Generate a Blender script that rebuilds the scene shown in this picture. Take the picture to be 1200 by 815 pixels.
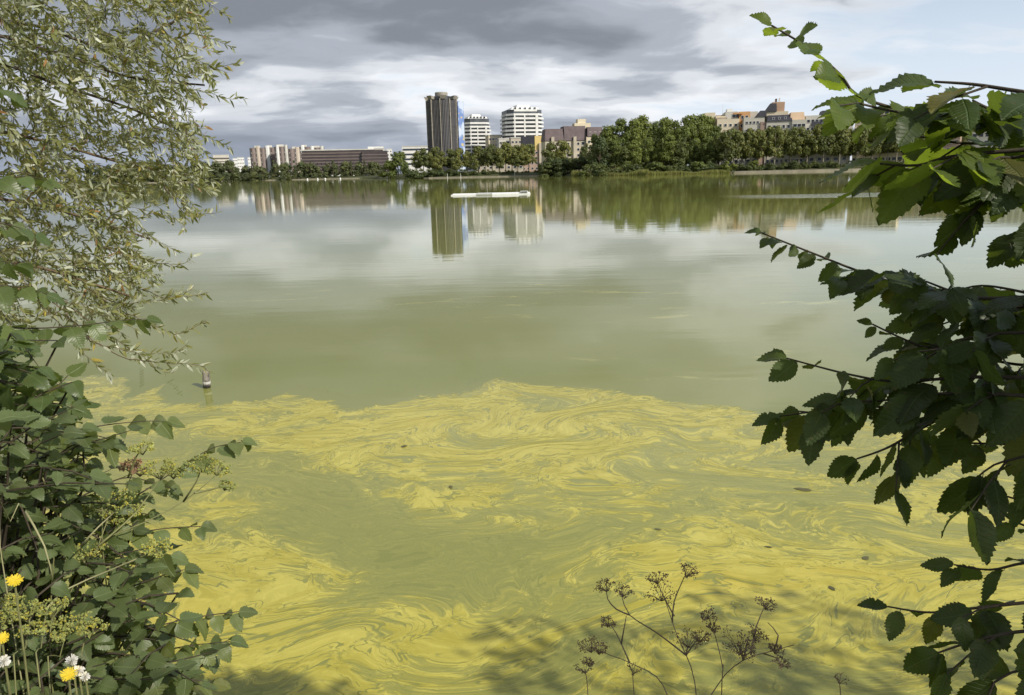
import bpy, bmesh, math, random
import numpy as np
from mathutils import Vector, Matrix, Quaternion, noise as mnoise

for _o in list(bpy.data.objects):
    bpy.data.objects.remove(_o, do_unlink=True)
scene = bpy.context.scene
C = bpy.context.collection
rnd = random.Random(11)
R = math.radians

# ------------------------------------------------------------------ camera
EYE = Vector((0.0, 0.0, 2.5))
cam_d = bpy.data.cameras.new('camera')
cam = bpy.data.objects.new('camera', cam_d)
C.objects.link(cam)
cam_d.sensor_width = 36.0
cam_d.lens = 25.2
cam_d.clip_start = 0.05
cam_d.clip_end = 9000
CAM_M = (Matrix.Translation(EYE) @ Matrix.Rotation(R(90 - 13.73), 4, 'X') @ Matrix.Rotation(R(-1.28), 4, 'Z'))
cam.matrix_world = CAM_M
scene.camera = cam
FPX = 840.0
ROT = CAM_M.to_3x3()

def ray(px, py):
    """direction of the photograph's pixel (1200 wide) in the world"""
    return ROT @ Vector(((px - 600) / FPX, -(py - 407.5) / FPX, -1.0))

def at_y(px, py, Y):
    d = ray(px, py)
    return EYE + d * (Y / d.y)

def at_r(px, py, r):
    d = ray(px, py).normalized()
    return EYE + d * r

def at_water(px, py):
    d = ray(px, py)
    return EYE + d * (-EYE.z / d.z)

def span(px0, px1, Y):
    """metres that a run of pixels covers at depth Y"""
    return (px1 - px0) / FPX * Y * 1.04

# ------------------------------------------------------------------ node helpers
def N(t, typ, ins=None, **props):
    n = t.nodes.new(typ)
    for k, v in props.items():
        setattr(n, k, v)
    for k, v in (ins or {}).items():
        s = n.inputs[k]
        if isinstance(v, bpy.types.NodeSocket):
            t.links.new(v, s)
        else:
            s.default_value = v
    return n

def M(t, op, a, b=0.0, c=0.0, clamp=False):
    n = N(t, 'ShaderNodeMath', {0: a, 1: b, 2: c}, operation=op, use_clamp=clamp)
    return n.outputs[0]

def VM(t, op, a, b=(0, 0, 0), scale=None):
    ins = {0: a, 1: b}
    if scale is not None:
        ins = {0: a, 'Scale': scale}
    n = N(t, 'ShaderNodeVectorMath', ins, operation=op)
    return n.outputs[0]

def MIX(t, f, a, b, mode='MIX'):
    n = N(t, 'ShaderNodeMix', data_type='RGBA', blend_type=mode)
    for k, v in ((0, f), (6, a), (7, b)):
        if isinstance(v, bpy.types.NodeSocket):
            t.links.new(v, n.inputs[k])
        else:
            n.inputs[k].default_value = v if k == 0 or len(v) == 4 else (*v, 1)
    return n.outputs[2]

def NOISE(t, vec, scale, detail=3.0, rough=0.5, dist=0.0, color=False, lac=2.0):
    n = N(t, 'ShaderNodeTexNoise', {'Vector': vec, 'Scale': scale, 'Detail': detail, 'Roughness': rough, 'Distortion': dist, 'Lacunarity': lac})
    return n.outputs['Color' if color else 'Fac']

def RANGE(t, v, a, b, c=0.0, d=1.0, smooth=True):
    n = N(t, 'ShaderNodeMapRange', {'Value': v, 'From Min': a, 'From Max': b, 'To Min': c, 'To Max': d},
          interpolation_type='SMOOTHSTEP' if smooth else 'LINEAR')
    return n.outputs[0]

def MAP(t, vec, scale=(1, 1, 1), loc=(0, 0, 0), rot=(0, 0, 0)):
    return N(t, 'ShaderNodeMapping', {'Vector': vec, 'Scale': scale, 'Location': loc, 'Rotation': rot}).outputs[0]

# ------------------------------------------------------------------ sky and sun
SUN_AZ, SUN_EL = R(128), R(36)
SUN_DIR = Vector((math.sin(SUN_AZ) * math.cos(SUN_EL), math.cos(SUN_AZ) * math.cos(SUN_EL), math.sin(SUN_EL)))
world = bpy.data.worlds.new('World')
scene.world = world
world.use_nodes = True
wt = world.node_tree
wt.nodes.clear()
sky = N(wt, 'ShaderNodeTexSky', sky_type='NISHITA', sun_disc=False, sun_elevation=SUN_EL, sun_rotation=SUN_AZ,
        altitude=50, air_density=1.0, dust_density=0.9, ozone_density=1.0)
tc = N(wt, 'ShaderNodeTexCoord')
d = VM(wt, 'NORMALIZE', tc.outputs['Generated'])
sep = N(wt, 'ShaderNodeSeparateXYZ', {0: d})
dx, dy, dz = sep.outputs
zz = M(wt, 'ADD', M(wt, 'MAXIMUM', dz, 0.0), 0.17)
pl = N(wt, 'ShaderNodeCombineXYZ', {0: M(wt, 'DIVIDE', dx, zz), 1: M(wt, 'DIVIDE', dy, zz), 2: 0.0}).outputs[0]
SKY_OFF = (4.7, -14.93, 0.0)
plw = VM(wt, 'ADD', pl, SKY_OFF)
wob = VM(wt, 'SCALE', VM(wt, 'SUBTRACT', NOISE(wt, plw, 1.1, 3, 0.5, color=True), (0.5, 0.5, 0.5)), scale=0.42)
plx = VM(wt, 'ADD', MAP(wt, plw, (0.62, 0.8, 1.0)), wob)
big = NOISE(wt, plx, 0.85, 2.0, 0.45)                # large decks
med = NOISE(wt, plx, 2.2, 6.0, 0.5)                # billows
fine = NOISE(wt, plx, 6.0, 4.0, 0.55)
az = M(wt, 'ARCTAN2', dx, dy)
# cloud cover: the deck opens towards the sunny side
east = RANGE(wt, az, 0.10, 0.62, 0.0, 1.0)
cover = M(wt, 'ADD', M(wt, 'ADD', M(wt, 'MULTIPLY', big, 0.45), M(wt, 'MULTIPLY', med, 0.55)), M(wt, 'MULTIPLY', fine, 0.10))
cover_a = RANGE(wt, M(wt, 'SUBTRACT', cover, M(wt, 'MULTIPLY', east, 0.245)), 0.34, 0.46)
# thick = grey underside, thin or sunlit rim = white
thick = M(wt, 'ADD', M(wt, 'ADD', M(wt, 'MULTIPLY', big, 0.54), M(wt, 'MULTIPLY', med, 0.52)), M(wt, 'MULTIPLY', fine, 0.08))
thick = M(wt, 'SUBTRACT', thick, M(wt, 'MULTIPLY', east, 0.19))
gr = N(wt, 'ShaderNodeValToRGB', {0: RANGE(wt, M(wt, 'ADD', thick, M(wt, 'MULTIPLY', M(wt, 'SUBTRACT', NOISE(wt, plx, 3.6, 5.0, 0.55), 0.5), 0.16)), 0.42, 0.69, 0, 1, False)})
cr = gr.color_ramp
cr.interpolation = 'EASE'
cr.elements[0].position = 0.0; cr.elements[0].color = (8.2, 8.3, 8.5, 1)
cr.elements[1].position = 1.0; cr.elements[1].color = (1.95, 2.12, 2.45, 1)
e = cr.elements.new(0.26); e.color = (6.2, 6.45, 6.85, 1)
e = cr.elements.new(0.55); e.color = (3.6, 3.9, 4.4, 1)
# far rain-grey air under the deck, all along the horizon away from the sun
low = RANGE(wt, dz, 0.015, 0.10, 1.0, 0.0)
lowf = M(wt, 'MULTIPLY', M(wt, 'MULTIPLY', low, 0.75), M(wt, 'SUBTRACT', 1.0, RANGE(wt, az, -0.25, 0.45, 0.0, 1.0)))
cl = MIX(wt, lowf, gr.outputs[0], (2.55, 2.95, 3.75))
blue = MIX(wt, RANGE(wt, dz, 0.0, 0.30, 0.92, 0.35), sky.outputs[0], (6.6, 7.3, 8.3))
skyc = MIX(wt, M(wt, 'MULTIPLY', cover_a, 0.96), blue, cl)
bg = N(wt, 'ShaderNodeBackground', {'Color': skyc, 'Strength': 0.12})
N(wt, 'ShaderNodeOutputWorld', {'Surface': bg.outputs[0]})

sun_d = bpy.data.lights.new('sun', 'SUN')
sun_d.energy = 4.7
sun_d.angle = R(0.5)
sun_d.color = (1.0, 0.94, 0.84)
sun = bpy.data.objects.new('sun', sun_d)
sun.rotation_euler = SUN_DIR.to_track_quat('Z', 'Y').to_euler()
C.objects.link(sun)

scene.view_settings.view_transform = 'Standard'
scene.view_settings.look = 'None'
scene.view_settings.exposure = 0.0
scene.view_settings.gamma = 1.0
scene.view_settings.use_curve_mapping = False
scene.cycles.max_bounces = 8
scene.cycles.transparent_max_bounces = 12
scene.cycles.use_denoising = True
scene.cycles.caustics_reflective = False
scene.cycles.caustics_refractive = False

# ------------------------------------------------------------------ object helpers
def link(o, parent=None):
    C.objects.link(o)
    if parent is not None:
        o.parent = parent
    return o

def tag(o, label=None, cat=None, group=None, kind=None):
    if label: o['label'] = label
    if cat: o['category'] = cat
    if group: o['group'] = group
    if kind: o['kind'] = kind
    return o

def empty(name, loc, label=None, cat=None, group=None, rz=0.0):
    o = bpy.data.objects.new(name, None)
    o.location = loc
    o.rotation_euler = (0, 0, rz)
    o.empty_display_size = 0.1
    link(o)
    return tag(o, label, cat, group)

def mesh_obj(name, me, mat, parent=None, loc=(0, 0, 0), rot=None, smooth=False):
    o = bpy.data.objects.new(name, me)
    if mat is not None and not me.materials:
        for m_ in (mat if isinstance(mat, (list, tuple)) else [mat]):
            me.materials.append(m_)
    o.location = loc
    if rot is not None:
        o.rotation_euler = rot
    if smooth:
        me.shade_smooth()
    return link(o, parent)

def pydata(name, v, f, mat=None, parent=None, smooth=False, loc=(0, 0, 0)):
    me = bpy.data.meshes.new(name)
    me.from_pydata([tuple(p) for p in v], [], f)
    me.update()
    return mesh_obj(name, me, mat, parent, loc, None, smooth)

class MB:
    """collects shapes for ONE mesh"""
    def __init__(s): s.v = []; s.f = []
    def box(s, x0, x1, y0, y1, z0, z1):
        b = len(s.v)
        s.v += [(x0, y0, z0), (x1, y0, z0), (x1, y1, z0), (x0, y1, z0), (x0, y0, z1), (x1, y0, z1), (x1, y1, z1), (x0, y1, z1)]
        s.f += [tuple(b + i for i in q) for q in ((0, 3, 2, 1), (4, 5, 6, 7), (0, 1, 5, 4), (1, 2, 6, 5), (2, 3, 7, 6), (3, 0, 4, 7))]
        return s
    def frustum(s, x0, x1, y0, y1, z0, z1, ix0=0, ix1=0, iy0=0, iy1=0):
        b = len(s.v)
        s.v += [(x0, y0, z0), (x1, y0, z0), (x1, y1, z0), (x0, y1, z0), (x0 + ix0, y0 + iy0, z1), (x1 - ix1, y0 + iy0, z1), (x1 - ix1, y1 - iy1, z1), (x0 + ix0, y1 - iy1, z1)]
        s.f += [tuple(b + i for i in q) for q in ((0, 3, 2, 1), (4, 5, 6, 7), (0, 1, 5, 4), (1, 2, 6, 5), (2, 3, 7, 6), (3, 0, 4, 7))]
        return s
    def prism(s, poly, z0, z1):
        b = len(s.v); n = len(poly)
        s.v += [(x, y, z0) for x, y in poly] + [(x, y, z1) for x, y in poly]
        s.f.append(tuple(b + i for i in reversed(range(n))))
        s.f.append(tuple(b + n + i for i in range(n)))
        for i in range(n):
            j = (i + 1) % n
            s.f.append((b + i, b + j, b + n + j, b + n + i))
        return s
    def lathe(s, prof, n=16, cx=0, cy=0):
        b = len(s.v)
        for r, z in prof:
            for k in range(n):
                a = 2 * math.pi * k / n
                s.v.append((cx + r * math.cos(a), cy + r * math.sin(a), z))
        for i in range(len(prof) - 1):
            for k in range(n):
                k2 = (k + 1) % n
                s.f.append((b + i * n + k, b + i * n + k2, b + (i + 1) * n + k2, b + (i + 1) * n + k))
        s.f.append(tuple(b + k for k in reversed(range(n))))
        s.f.append(tuple(b + (len(prof) - 1) * n + k for k in range(n)))
        return s
    def tube(s, pts, radii, n=5, cap=True):
        b = len(s.v); L = len(pts)
        pts = [Vector(p) for p in pts]
        up = None
        for i, p in enumerate(pts):
            t = (pts[min(i + 1, L - 1)] - pts[max(i - 1, 0)])
            t = t.normalized() if t.length > 1e-9 else Vector((0, 0, 1))
            if up is None:
                up = t.orthogonal().normalized()
            else:
                up = (up - t * up.dot(t))
                up = up.normalized() if up.length > 1e-6 else t.orthogonal().normalized()
            w = t.cross(up)
            for k in range(n):
                a = 2 * math.pi * k / n
                s.v.append(tuple(p + (up * math.cos(a) + w * math.sin(a)) * radii[i]))
        for i in range(L - 1):
            for k in range(n):
                k2 = (k + 1) % n
                s.f.append((b + i * n + k, b + i * n + k2, b + (i + 1) * n + k2, b + (i + 1) * n + k))
        if cap:
            s.f.append(tuple(b + k for k in reversed(range(n))))
            s.f.append(tuple(b + (L - 1) * n + k for k in range(n)))
        return s
    def build(s, name, mat, parent=None, smooth=False, loc=(0, 0, 0)):
        return pydata(name, s.v, s.f, mat, parent, smooth, loc)

def new_mat(name):
    m = bpy.data.materials.new(name)
    m.use_nodes = True
    t = m.node_tree
    t.nodes.clear()
    out = N(t, 'ShaderNodeOutputMaterial')
    return m, t, out

def surf(name, col, rough=0.7, var=0.25, scale=1.0, col2=None, bump=0.0, spec=0.4, metal=0.0, stretch=(1, 1, 1), bump_scale=None):
    """a procedural surface: two tones mixed by layered noise, with fine relief"""
    m, t, out = new_mat(name)
    tc = N(t, 'ShaderNodeTexCoord')
    v = MAP(t, tc.outputs['Object'], stretch)
    n1 = NOISE(t, v, scale, 6, 0.6)
    c2 = col2 or tuple(c * (1 - var) for c in col)
    c = MIX(t, RANGE(t, n1, 0.35, 0.65), (*col, 1), (*c2, 1))
    p = N(t, 'ShaderNodeBsdfPrincipled', {'Base Color': c, 'Roughness': rough, 'Metallic': metal, 'Specular IOR Level': spec})
    if bump:
        b = N(t, 'ShaderNodeBump', {'Height': NOISE(t, v, bump_scale or scale * 4, 5, 0.6), 'Strength': 1.0, 'Distance': bump})
        t.links.new(b.outputs[0], p.inputs['Normal'])
    t.links.new(p.outputs[0], out.inputs[0])
    return m

def leaf_mat(name, top, under, trans=0.35, rough=0.42, var=0.5, yellow=None, yf=0.0, vein=False, spec=0.5):
    """leaf blade: upper and lower side colours, light through the blade, tone per leaf"""
    m, t, out = new_mat(name)
    geo = N(t, 'ShaderNodeNewGeometry')
    oi = N(t, 'ShaderNodeObjectInfo')
    rv = M(t, 'FRACT', M(t, 'ADD', geo.outputs['Random Per Island'], oi.outputs['Random']))
    c = MIX(t, rv, tuple(x * (1 - var * 0.5) for x in top), tuple(min(1, x * (1 + var * 0.6)) for x in top))
    if yellow:
        r2 = M(t, 'FRACT', M(t, 'MULTIPLY', rv, 17.31))
        c = MIX(t, M(t, 'GREATER_THAN', r2, 1 - yf), c, (*yellow, 1))
    c = MIX(t, 1.0, c, MIX(t, oi.outputs['Random'], (0.72, 0.76, 0.80), (1.30, 1.20, 0.95)), 'MULTIPLY')
    tcn = N(t, 'ShaderNodeTexCoord')
    c = MIX(t, RANGE(t, NOISE(t, tcn.outputs['Object'], 30, 3), 0.35, 0.7, 0, 0.35), c, tuple(x * 0.6 for x in top))
    cu = MIX(t, rv, tuple(x * 0.85 for x in under), tuple(x * 1.15 for x in under))
    col = MIX(t, geo.outputs['Backfacing'], c, cu)
    p = N(t, 'ShaderNodeBsdfPrincipled', {'Base Color': col, 'Roughness': rough, 'Specular IOR Level': spec})
    if vein:
        uv = N(t, 'ShaderNodeUVMap')
        s = N(t, 'ShaderNodeSeparateXYZ', {0: uv.outputs[0]})
        ax = M(t, 'ABSOLUTE', s.outputs[0])
        w = M(t, 'SINE', M(t, 'MULTIPLY', M(t, 'SUBTRACT', s.outputs[1], M(t, 'MULTIPLY', ax, 0.55)), 62.0))
        mid = RANGE(t, ax, 0.0, 0.025, 1.0, 0.0)
        h = M(t, 'SUBTRACT', RANGE(t, w, 0.55, 1.0, 1.0, 0.0), mid)
        b = N(t, 'ShaderNodeBump', {'Height': h, 'Strength': 0.55, 'Distance': 0.0012})
        t.links.new(b.outputs[0], p.inputs['Normal'])
        lt = M(t, 'MAXIMUM', mid, RANGE(t, w, 0.86, 1.0, 0.0, 0.45))
        col2 = MIX(t, M(t, 'MULTIPLY', lt, 0.45), col, tuple(min(1, x * 2.0 + 0.02) for x in top))
        so = N(t, 'ShaderNodeCombineXYZ', {0: s.outputs[0], 1: s.outputs[1], 2: M(t, 'MULTIPLY', rv, 37.0)}).outputs[0]
        spot = RANGE(t, NOISE(t, so, 7.0, 4, 0.6), 0.62, 0.70, 0.0, 0.75)
        col2 = MIX(t, spot, col2, (0.13, 0.095, 0.035))
        t.links.new(col2, p.inputs['Base Color'])
    tr = N(t, 'ShaderNodeBsdfTranslucent', {'Color': MIX(t, 0.72, c, tuple(min(1, x * y) for x, y in zip(top, (3.6, 3.3, 1.4))))})
    mx = N(t, 'ShaderNodeMixShader', {0: trans, 1: p.outputs[0], 2: tr.outputs[0]})
    t.links.new(mx.outputs[0], out.inputs[0])
    return m

# ------------------------------------------------------------------ ground sheet (bank, lake bed, far shore)
SHORE_PX = [(-900, 212, 760), (-200, 0, 740), (240, 0, 720), (430, 0, 690), (446, 0, 560), (480, 0, 470), (500, 0, 455), (645, 0, 440),
            (668, 0, 345), (760, 0, 322), (850, 0, 330), (960, 0, 322), (1200, 0, 310), (1900, 0, 300)]
SH = []
for px, _, D in SHORE_PX:
    p = at_y(px, 203 - (px - 570) * 0.0224, D)
    SH.append((p.x, D))
SH = [(-4500, 760)] + SH + [(4500, 300)]

def shore_y(x):
    return float(np.interp(x, [a for a, b in SH], [b for a, b in SH]))

xs = sorted(set([-4500, -2500, -1500, -1000] + list(np.arange(-800, 801, 12.0)) + list(np.arange(-24, 25, 0.75)) + [1000, 1500, 2500, 4500]))
near = [(-3000, 3.0), (-400, 2.0), (-30, 1.4), (-6, 1.05), (-2, 0.95), (0.4, 0.85), (1.2, 0.7), (1.9, 0.38), (2.5, -0.12), (3.2, -0.6), (8, -1.5), (40, -2.5)]
far = [(-40, -2.5), (-6, -0.9), (-0.5, -0.12), (0.0, 0.25), (3, 0.7), (14, 1.9), (45, 2.6), (160, 3.2), (500, 4.0), (2500, 6.0), (6000, 8.0)]
gv, gf = [], []
NR = len(near) + len(far)
for x in xs:
    sy = shore_y(x)
    left = max(0.0, min(1.0, (-x - 0.9) / 1.2))          # the bank reaches further out on the left, under the shrubs
    right = max(0.0, min(1.0, (x - 1.6) / 1.5))
    for y, z in near:
        jig = 0.0 if y < 0 or y > 4 else 0.12 * math.sin(x * 3.1) + 0.08 * math.sin(x * 7.7)
        gv.append((x, y + jig + (0.55 * left + 0.2 * right if 0 <= y < 6 else 0), z + (0.05 * math.sin(x * 2.3 + y) if -10 < y < 3 else 0)))
    for o, z in far:
        gv.append((x, sy + o, z))
for i in range(len(xs) - 1):
    for j in range(NR - 1):
        a = i * NR + j
        gf.append((a, a + NR, a + NR + 1, a + 1))
g_m, t, out = new_mat('earth_and_grass')
tcn = N(t, 'ShaderNodeTexCoord')
n1 = NOISE(t, tcn.outputs['Object'], 0.6, 8, 0.62)
n2 = NOISE(t, tcn.outputs['Object'], 9.0, 6, 0.6)
c = MIX(t, RANGE(t, n1, 0.4, 0.62), (0.045, 0.07, 0.018), (0.09, 0.075, 0.04))
c = MIX(t, RANGE(t, n2, 0.4, 0.7, 0, 0.6), c, (0.03, 0.035, 0.012))
b = N(t, 'ShaderNodeBump', {'Height': n2, 'Strength': 0.8, 'Distance': 0.04})
p = N(t, 'ShaderNodeBsdfPrincipled', {'Base Color': c, 'Roughness': 0.95, 'Normal': b.outputs[0], 'Specular IOR Level': 0.2})
t.links.new(p.outputs[0], out.inputs[0])
ground = pydata('ground', gv, gf, g_m, smooth=True)
tag(ground, kind='structure')

# ------------------------------------------------------------------ water
def ripple_height(t, pos):
    """small wind ripples in metres; calmer and rougher lanes"""
    lanes = RANGE(t, NOISE(t, MAP(t, pos, (0.02, 0.085, 1)), 1.0, 4, 0.6), 0.36, 0.68, 0.25, 1.0)
    w1 = NOISE(t, MAP(t, pos, (0.35, 1.5, 1)), 1.0, 2, 0.5)
    w2 = NOISE(t, MAP(t, pos, (1.5, 5.2, 1), rot=(0, 0, 0.18)), 1.0, 2, 0.5)
    w3 = NOISE(t, MAP(t, pos, (5, 14, 1), rot=(0, 0, -0.1)), 1.0, 1, 0.5)
    h = M(t, 'ADD', M(t, 'MULTIPLY', w1, 0.0034), M(t, 'MULTIPLY', w2, 0.0010))
    h = M(t, 'ADD', h, M(t, 'MULTIPLY', w3, 0.00026))
    return M(t, 'MULTIPLY', h, lanes)

def water_colour(t, pos):
    """turbid green body of the lake with specks of drifting algae"""
    tur = NOISE(t, MAP(t, pos, (0.05, 0.12, 1)), 1.0, 4, 0.6)
    c = MIX(t, RANGE(t, tur, 0.35, 0.65), (0.190, 0.203, 0.048), (0.230, 0.235, 0.068))
    spk = NOISE(t, VM(t, 'ADD', MAP(t, pos, (0.5, 1.6, 1)), VM(t, 'SCALE', NOISE(t, pos, 0.5, 1, color=True), scale=1.6)), 1.0, 8, 0.72)
    lane = RANGE(t, NOISE(t, MAP(t, pos, (0.06, 0.22, 1), loc=(3.3, 1.2, 0)), 1.0, 2), 0.50, 0.66)
    return MIX(t, M(t, 'MULTIPLY', M(t, 'MULTIPLY', RANGE(t, spk, 0.57, 0.66), lane), 0.5), c, (0.46, 0.43, 0.13))

wm, t, out = new_mat('lake_water')
pos = N(t, 'ShaderNodeTexCoord').outputs['Object']
h = ripple_height(t, pos)
# a gust roughens one narrow lane of the lake
sp = N(t, 'ShaderNodeSeparateXYZ', {0: pos})
gy = M(t, 'ADD', sp.outputs[1], M(t, 'MULTIPLY', M(t, 'SUBTRACT', NOISE(t, MAP(t, pos, (0.05, 0.0, 0)), 1.0, 2), 0.5), 6.0))
gust = M(t, 'MULTIPLY', RANGE(t, M(t, 'ABSOLUTE', M(t, 'SUBTRACT', gy, 63.0)), 2.0, 5.5, 1.0, 0.0), RANGE(t, sp.outputs[0], 17.0, 26.0))
chop = M(t, 'MULTIPLY', NOISE(t, MAP(t, pos, (2.0, 3.2, 1)), 1.0, 3, 0.6), 0.05)
h = M(t, 'ADD', h, M(t, 'MULTIPLY', chop, gust))
bmp = N(t, 'ShaderNodeBump', {'Height': h, 'Strength': 1.0, 'Distance': 1.0})
wcol = water_colour(t, pos)
p = N(t, 'ShaderNodeBsdfPrincipled', {'Base Color': wcol, 'Roughness': 0.035, 'IOR': 1.333, 'Normal': bmp.outputs[0], 'Specular IOR Level': 0.5})
t.links.new(p.outputs[0], out.inputs[0])
wy = [1.2, 40, 1500]
wx = [-1600, -40, 40, 1600]
wv = [(x, y, 0) for y in wy for x in wx]
wf = [(j * 4 + i, j * 4 + i + 1, j * 4 + i + 5, j * 4 + i + 4) for j in range(2) for i in range(3)]
water = pydata('lake_water', wv, wf, wm)
tag(water, kind='structure')

# ------------------------------------------------------------------ algae scum drifting on the water by the bank
# how much scum lies where: soft patches (pixel of the photograph -> place on the water, reach in metres across/along, amount)
def hump(px, py, rx, ry, amt, ang=0.0):
    p = at_water(px, py)
    return (p.x, p.y, rx, ry, amt, ang)
edge_px = [(-300, 440), (0, 452), (60, 448), (110, 442), (150, 441), (195, 449), (185, 460), (150, 467), (200, 478), (255, 475), (305, 471), (335, 462), (388, 474),
           (415, 481), (450, 474), (480, 467), (528, 464), (545, 462), (560, 453), (578, 447), (640, 452), (700, 457), (745, 461), (790, 471), (850, 476),
           (900, 487), (960, 494), (1050, 492), (1150, 484), (1300, 480), (1700, 470)]
EX, EY = [], []
for q in edge_px:
    p = at_water(*q)
    EX.append(p.x); EY.append(p.y)
order = np.argsort(EX)
EX = np.array(EX)[order]; EY = np.array(EY)[order]
HUMPS = [
    # thin or open places
    hump(250, 540, 1.0, 0.40, -0.30, -0.5), hump(390, 610, 0.85, 0.34, -0.40, -0.75), hump(480, 660, 0.65, 0.33, -0.42, -0.6), hump(570, 640, 0.5, 0.25, -0.30, 0.0), hump(640, 690, 0.55, 0.42, -0.34, 0.0),
    hump(690, 610, 0.5, 0.3, -0.18, 0), hump(870, 555, 0.9, 0.35, -0.20, -0.3), hump(960, 600, 0.9, 0.3, -0.18, -0.3),
    hump(560, 740, 0.18, 0.12, -0.10), hump(430, 560, 0.6, 0.16, -0.20, -0.5), hump(300, 800, 0.35, 0.10, -0.15), hump(1000, 640, 0.9, 0.2, -0.14, -0.3),
    # thick mats
    hump(560, 545, 1.0, 0.3, 0.16, -0.2), hump(720, 535, 0.9, 0.3, 0.15, 0.1), hump(640, 650, 0.2, 0.5, 0.16, 0), hump(820, 600, 0.5, 0.25, 0.12, -0.2), hump(480, 580, 0.5, 0.12, 0.22, -0.4),
    hump(250, 660, 0.55, 0.45, 0.30), hump(230, 720, 0.5, 0.3, 0.30), hump(330, 690, 0.25, 0.35, 0.18), hump(420, 760, 0.5, 0.2, 0.24), hump(520, 745, 0.4, 0.18, 0.20), hump(640, 480, 2.2, 0.55, 0.26), hump(470, 500, 1.3, 0.5, 0.16, -0.3),
    hump(360, 520, 0.7, 0.3, 0.16, -0.4), hump(440, 550, 0.5, 0.14, 0.18, -0.6), hump(560, 720, 0.3, 0.2, 0.12), hump(860, 690, 0.8, 0.32, 0.28), hump(990, 680, 0.9, 0.4, 0.26), hump(1120, 600, 0.8, 0.5, 0.16), hump(800, 640, 0.4, 0.25, 0.16),
    hump(610, 760, 0.2, 0.2, 0.08), hump(120, 470, 1.2, 0.4, 0.14), hump(930, 500, 1.6, 0.3, 0.12),
]
sx = np.arange(-9.0, 13.01, 0.07)
sy = np.arange(1.8, 12.61, 0.07)
GX, GY = np.meshgrid(sx, sy)
dens = np.zeros_like(GX)
for (hx, hy, rx, ry, amt, ang) in HUMPS:
    ca, sa = math.cos(ang), math.sin(ang)
    u = (GX - hx) * ca + (GY - hy) * sa
    v = -(GX - hx) * sa + (GY - hy) * ca
    dens += (0.44 if amt < 0 else 0.62) * amt * np.exp(-0.5 * ((u / rx) ** 2 + (v / ry) ** 2))
edge = np.interp(GX, EX, EY)
dist_in = edge - GY
# the drift has been stirred: carry each place back along a slow eddying flow
rng = np.random.default_rng(5)
ax_, ay_ = GX.copy(), GY.copy()
vort = [(rng.uniform(-8, 12), rng.uniform(2.2, 9), rng.choice([-1, 1]) * rng.uniform(0.2, 0.7), rng.uniform(0.18, 0.55)) for _ in range(150)]
for (px_, py_, sgn, rad) in [(430, 730, -.45, 0.42), (600, 770, .5, 0.35), (800, 680, .5, 0.4), (330, 600, -.5, 0.5), (640, 500, .4, 0.6), (480, 520, -.4, 0.6), (760, 540, -.6, 0.6), (960, 640, .7, 0.5)]:
    p = at_water(px_, py_)
    vort.append((p.x, p.y, sgn, rad))
for step in range(9):
    ux = 0.04 * np.sin(ay_ * 1.7 + 0.6) + 0.05
    uy = 0.012 * np.sin(ax_ * 1.1)
    for (vx, vy, g, rad) in vort:
        rx_, ry_ = ax_ - vx, (ay_ - vy)
        w = g * 0.075 * np.exp(-(rx_ ** 2 * 0.55 + ry_ ** 2 * 1.5) / (rad * rad))
        ux = ux - w * ry_ * 1.8 / rad
        uy = uy + w * rx_ / rad
    ax_ = ax_ - ux
    ay_ = ay_ - uy
keep = dist_in > -0.45
idx = -np.ones(GX.shape, int)
idx[keep] = np.arange(keep.sum())
vv = np.stack([GX[keep], GY[keep], np.full(keep.sum(), 0.004)], 1)
q = keep[:-1, :-1] & keep[1:, :-1] & keep[:-1, 1:] & keep[1:, 1:]
ff = np.stack([idx[:-1, :-1][q], idx[:-1, 1:][q], idx[1:, 1:][q], idx[1:, :-1][q]], 1)
me = bpy.data.meshes.new('algae_scum')
me.from_pydata(vv.tolist(), [], ff.tolist())
for nm, arr in (('amount', dens[keep]), ('inside', dist_in[keep]), ('flow_x', ax_[keep]), ('flow_y', ay_[keep])):
    a = me.attributes.new(nm, 'FLOAT', 'POINT')
    a.data.foreach_set('value', arr.astype(np.float32))
sm, t, out = new_mat('algae_scum')
pos = N(t, 'ShaderNodeTexCoord').outputs['Object']
A = {k: N(t, 'ShaderNodeAttribute', attribute_name=k).outputs['Fac'] for k in ('amount', 'inside', 'flow_x', 'flow_y')}
fl = N(t, 'ShaderNodeCombineXYZ', {0: A['flow_x'], 1: A['flow_y'], 2: 0.0}).outputs[0]
half = (0.5, 0.5, 0.5)
def warp(v, sc, amp, stretch=(1, 1, 1), det=2):
    return VM(t, 'ADD', v, VM(t, 'MULTIPLY', VM(t, 'SUBTRACT', NOISE(t, MAP(t, v, stretch), sc, det, 0.5, color=True), half), (amp, amp * 0.6, 0)))
w1 = warp(fl, 0.9, 1.1)
w2 = warp(w1, 2.6, 0.50)
w3 = warp(w2, 7.0, 0.17)
w4 = warp(w3, 19.0, 0.045)
body = NOISE(t, MAP(t, w3, (0.85, 1.7, 1)), 1.5, 7, 0.64)
fil = NOISE(t, MAP(t, w4, (1.0, 2.8, 1), loc=(7, 3, 0)), 4.5, 5, 0.66)
fil2 = NOISE(t, MAP(t, w4, (1.0, 3.4, 1), loc=(2, 5, 0)), 11.0, 4, 0.62)
crk = NOISE(t, MAP(t, w4, (1.0, 2.4, 1), loc=(1, 9, 0)), 2.2, 3, 0.5)
crk2 = NOISE(t, MAP(t, w3, (1.0, 2.0, 1), loc=(5, 2, 0)), 4.5, 4, 0.55)
val = M(t, 'ADD', M(t, 'MULTIPLY', body, 0.80), M(t, 'MULTIPLY', fil, 0.44))
val = M(t, 'ADD', val, M(t, 'MULTIPLY', M(t, 'SUBTRACT', fil2, 0.5), 0.30))
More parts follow.
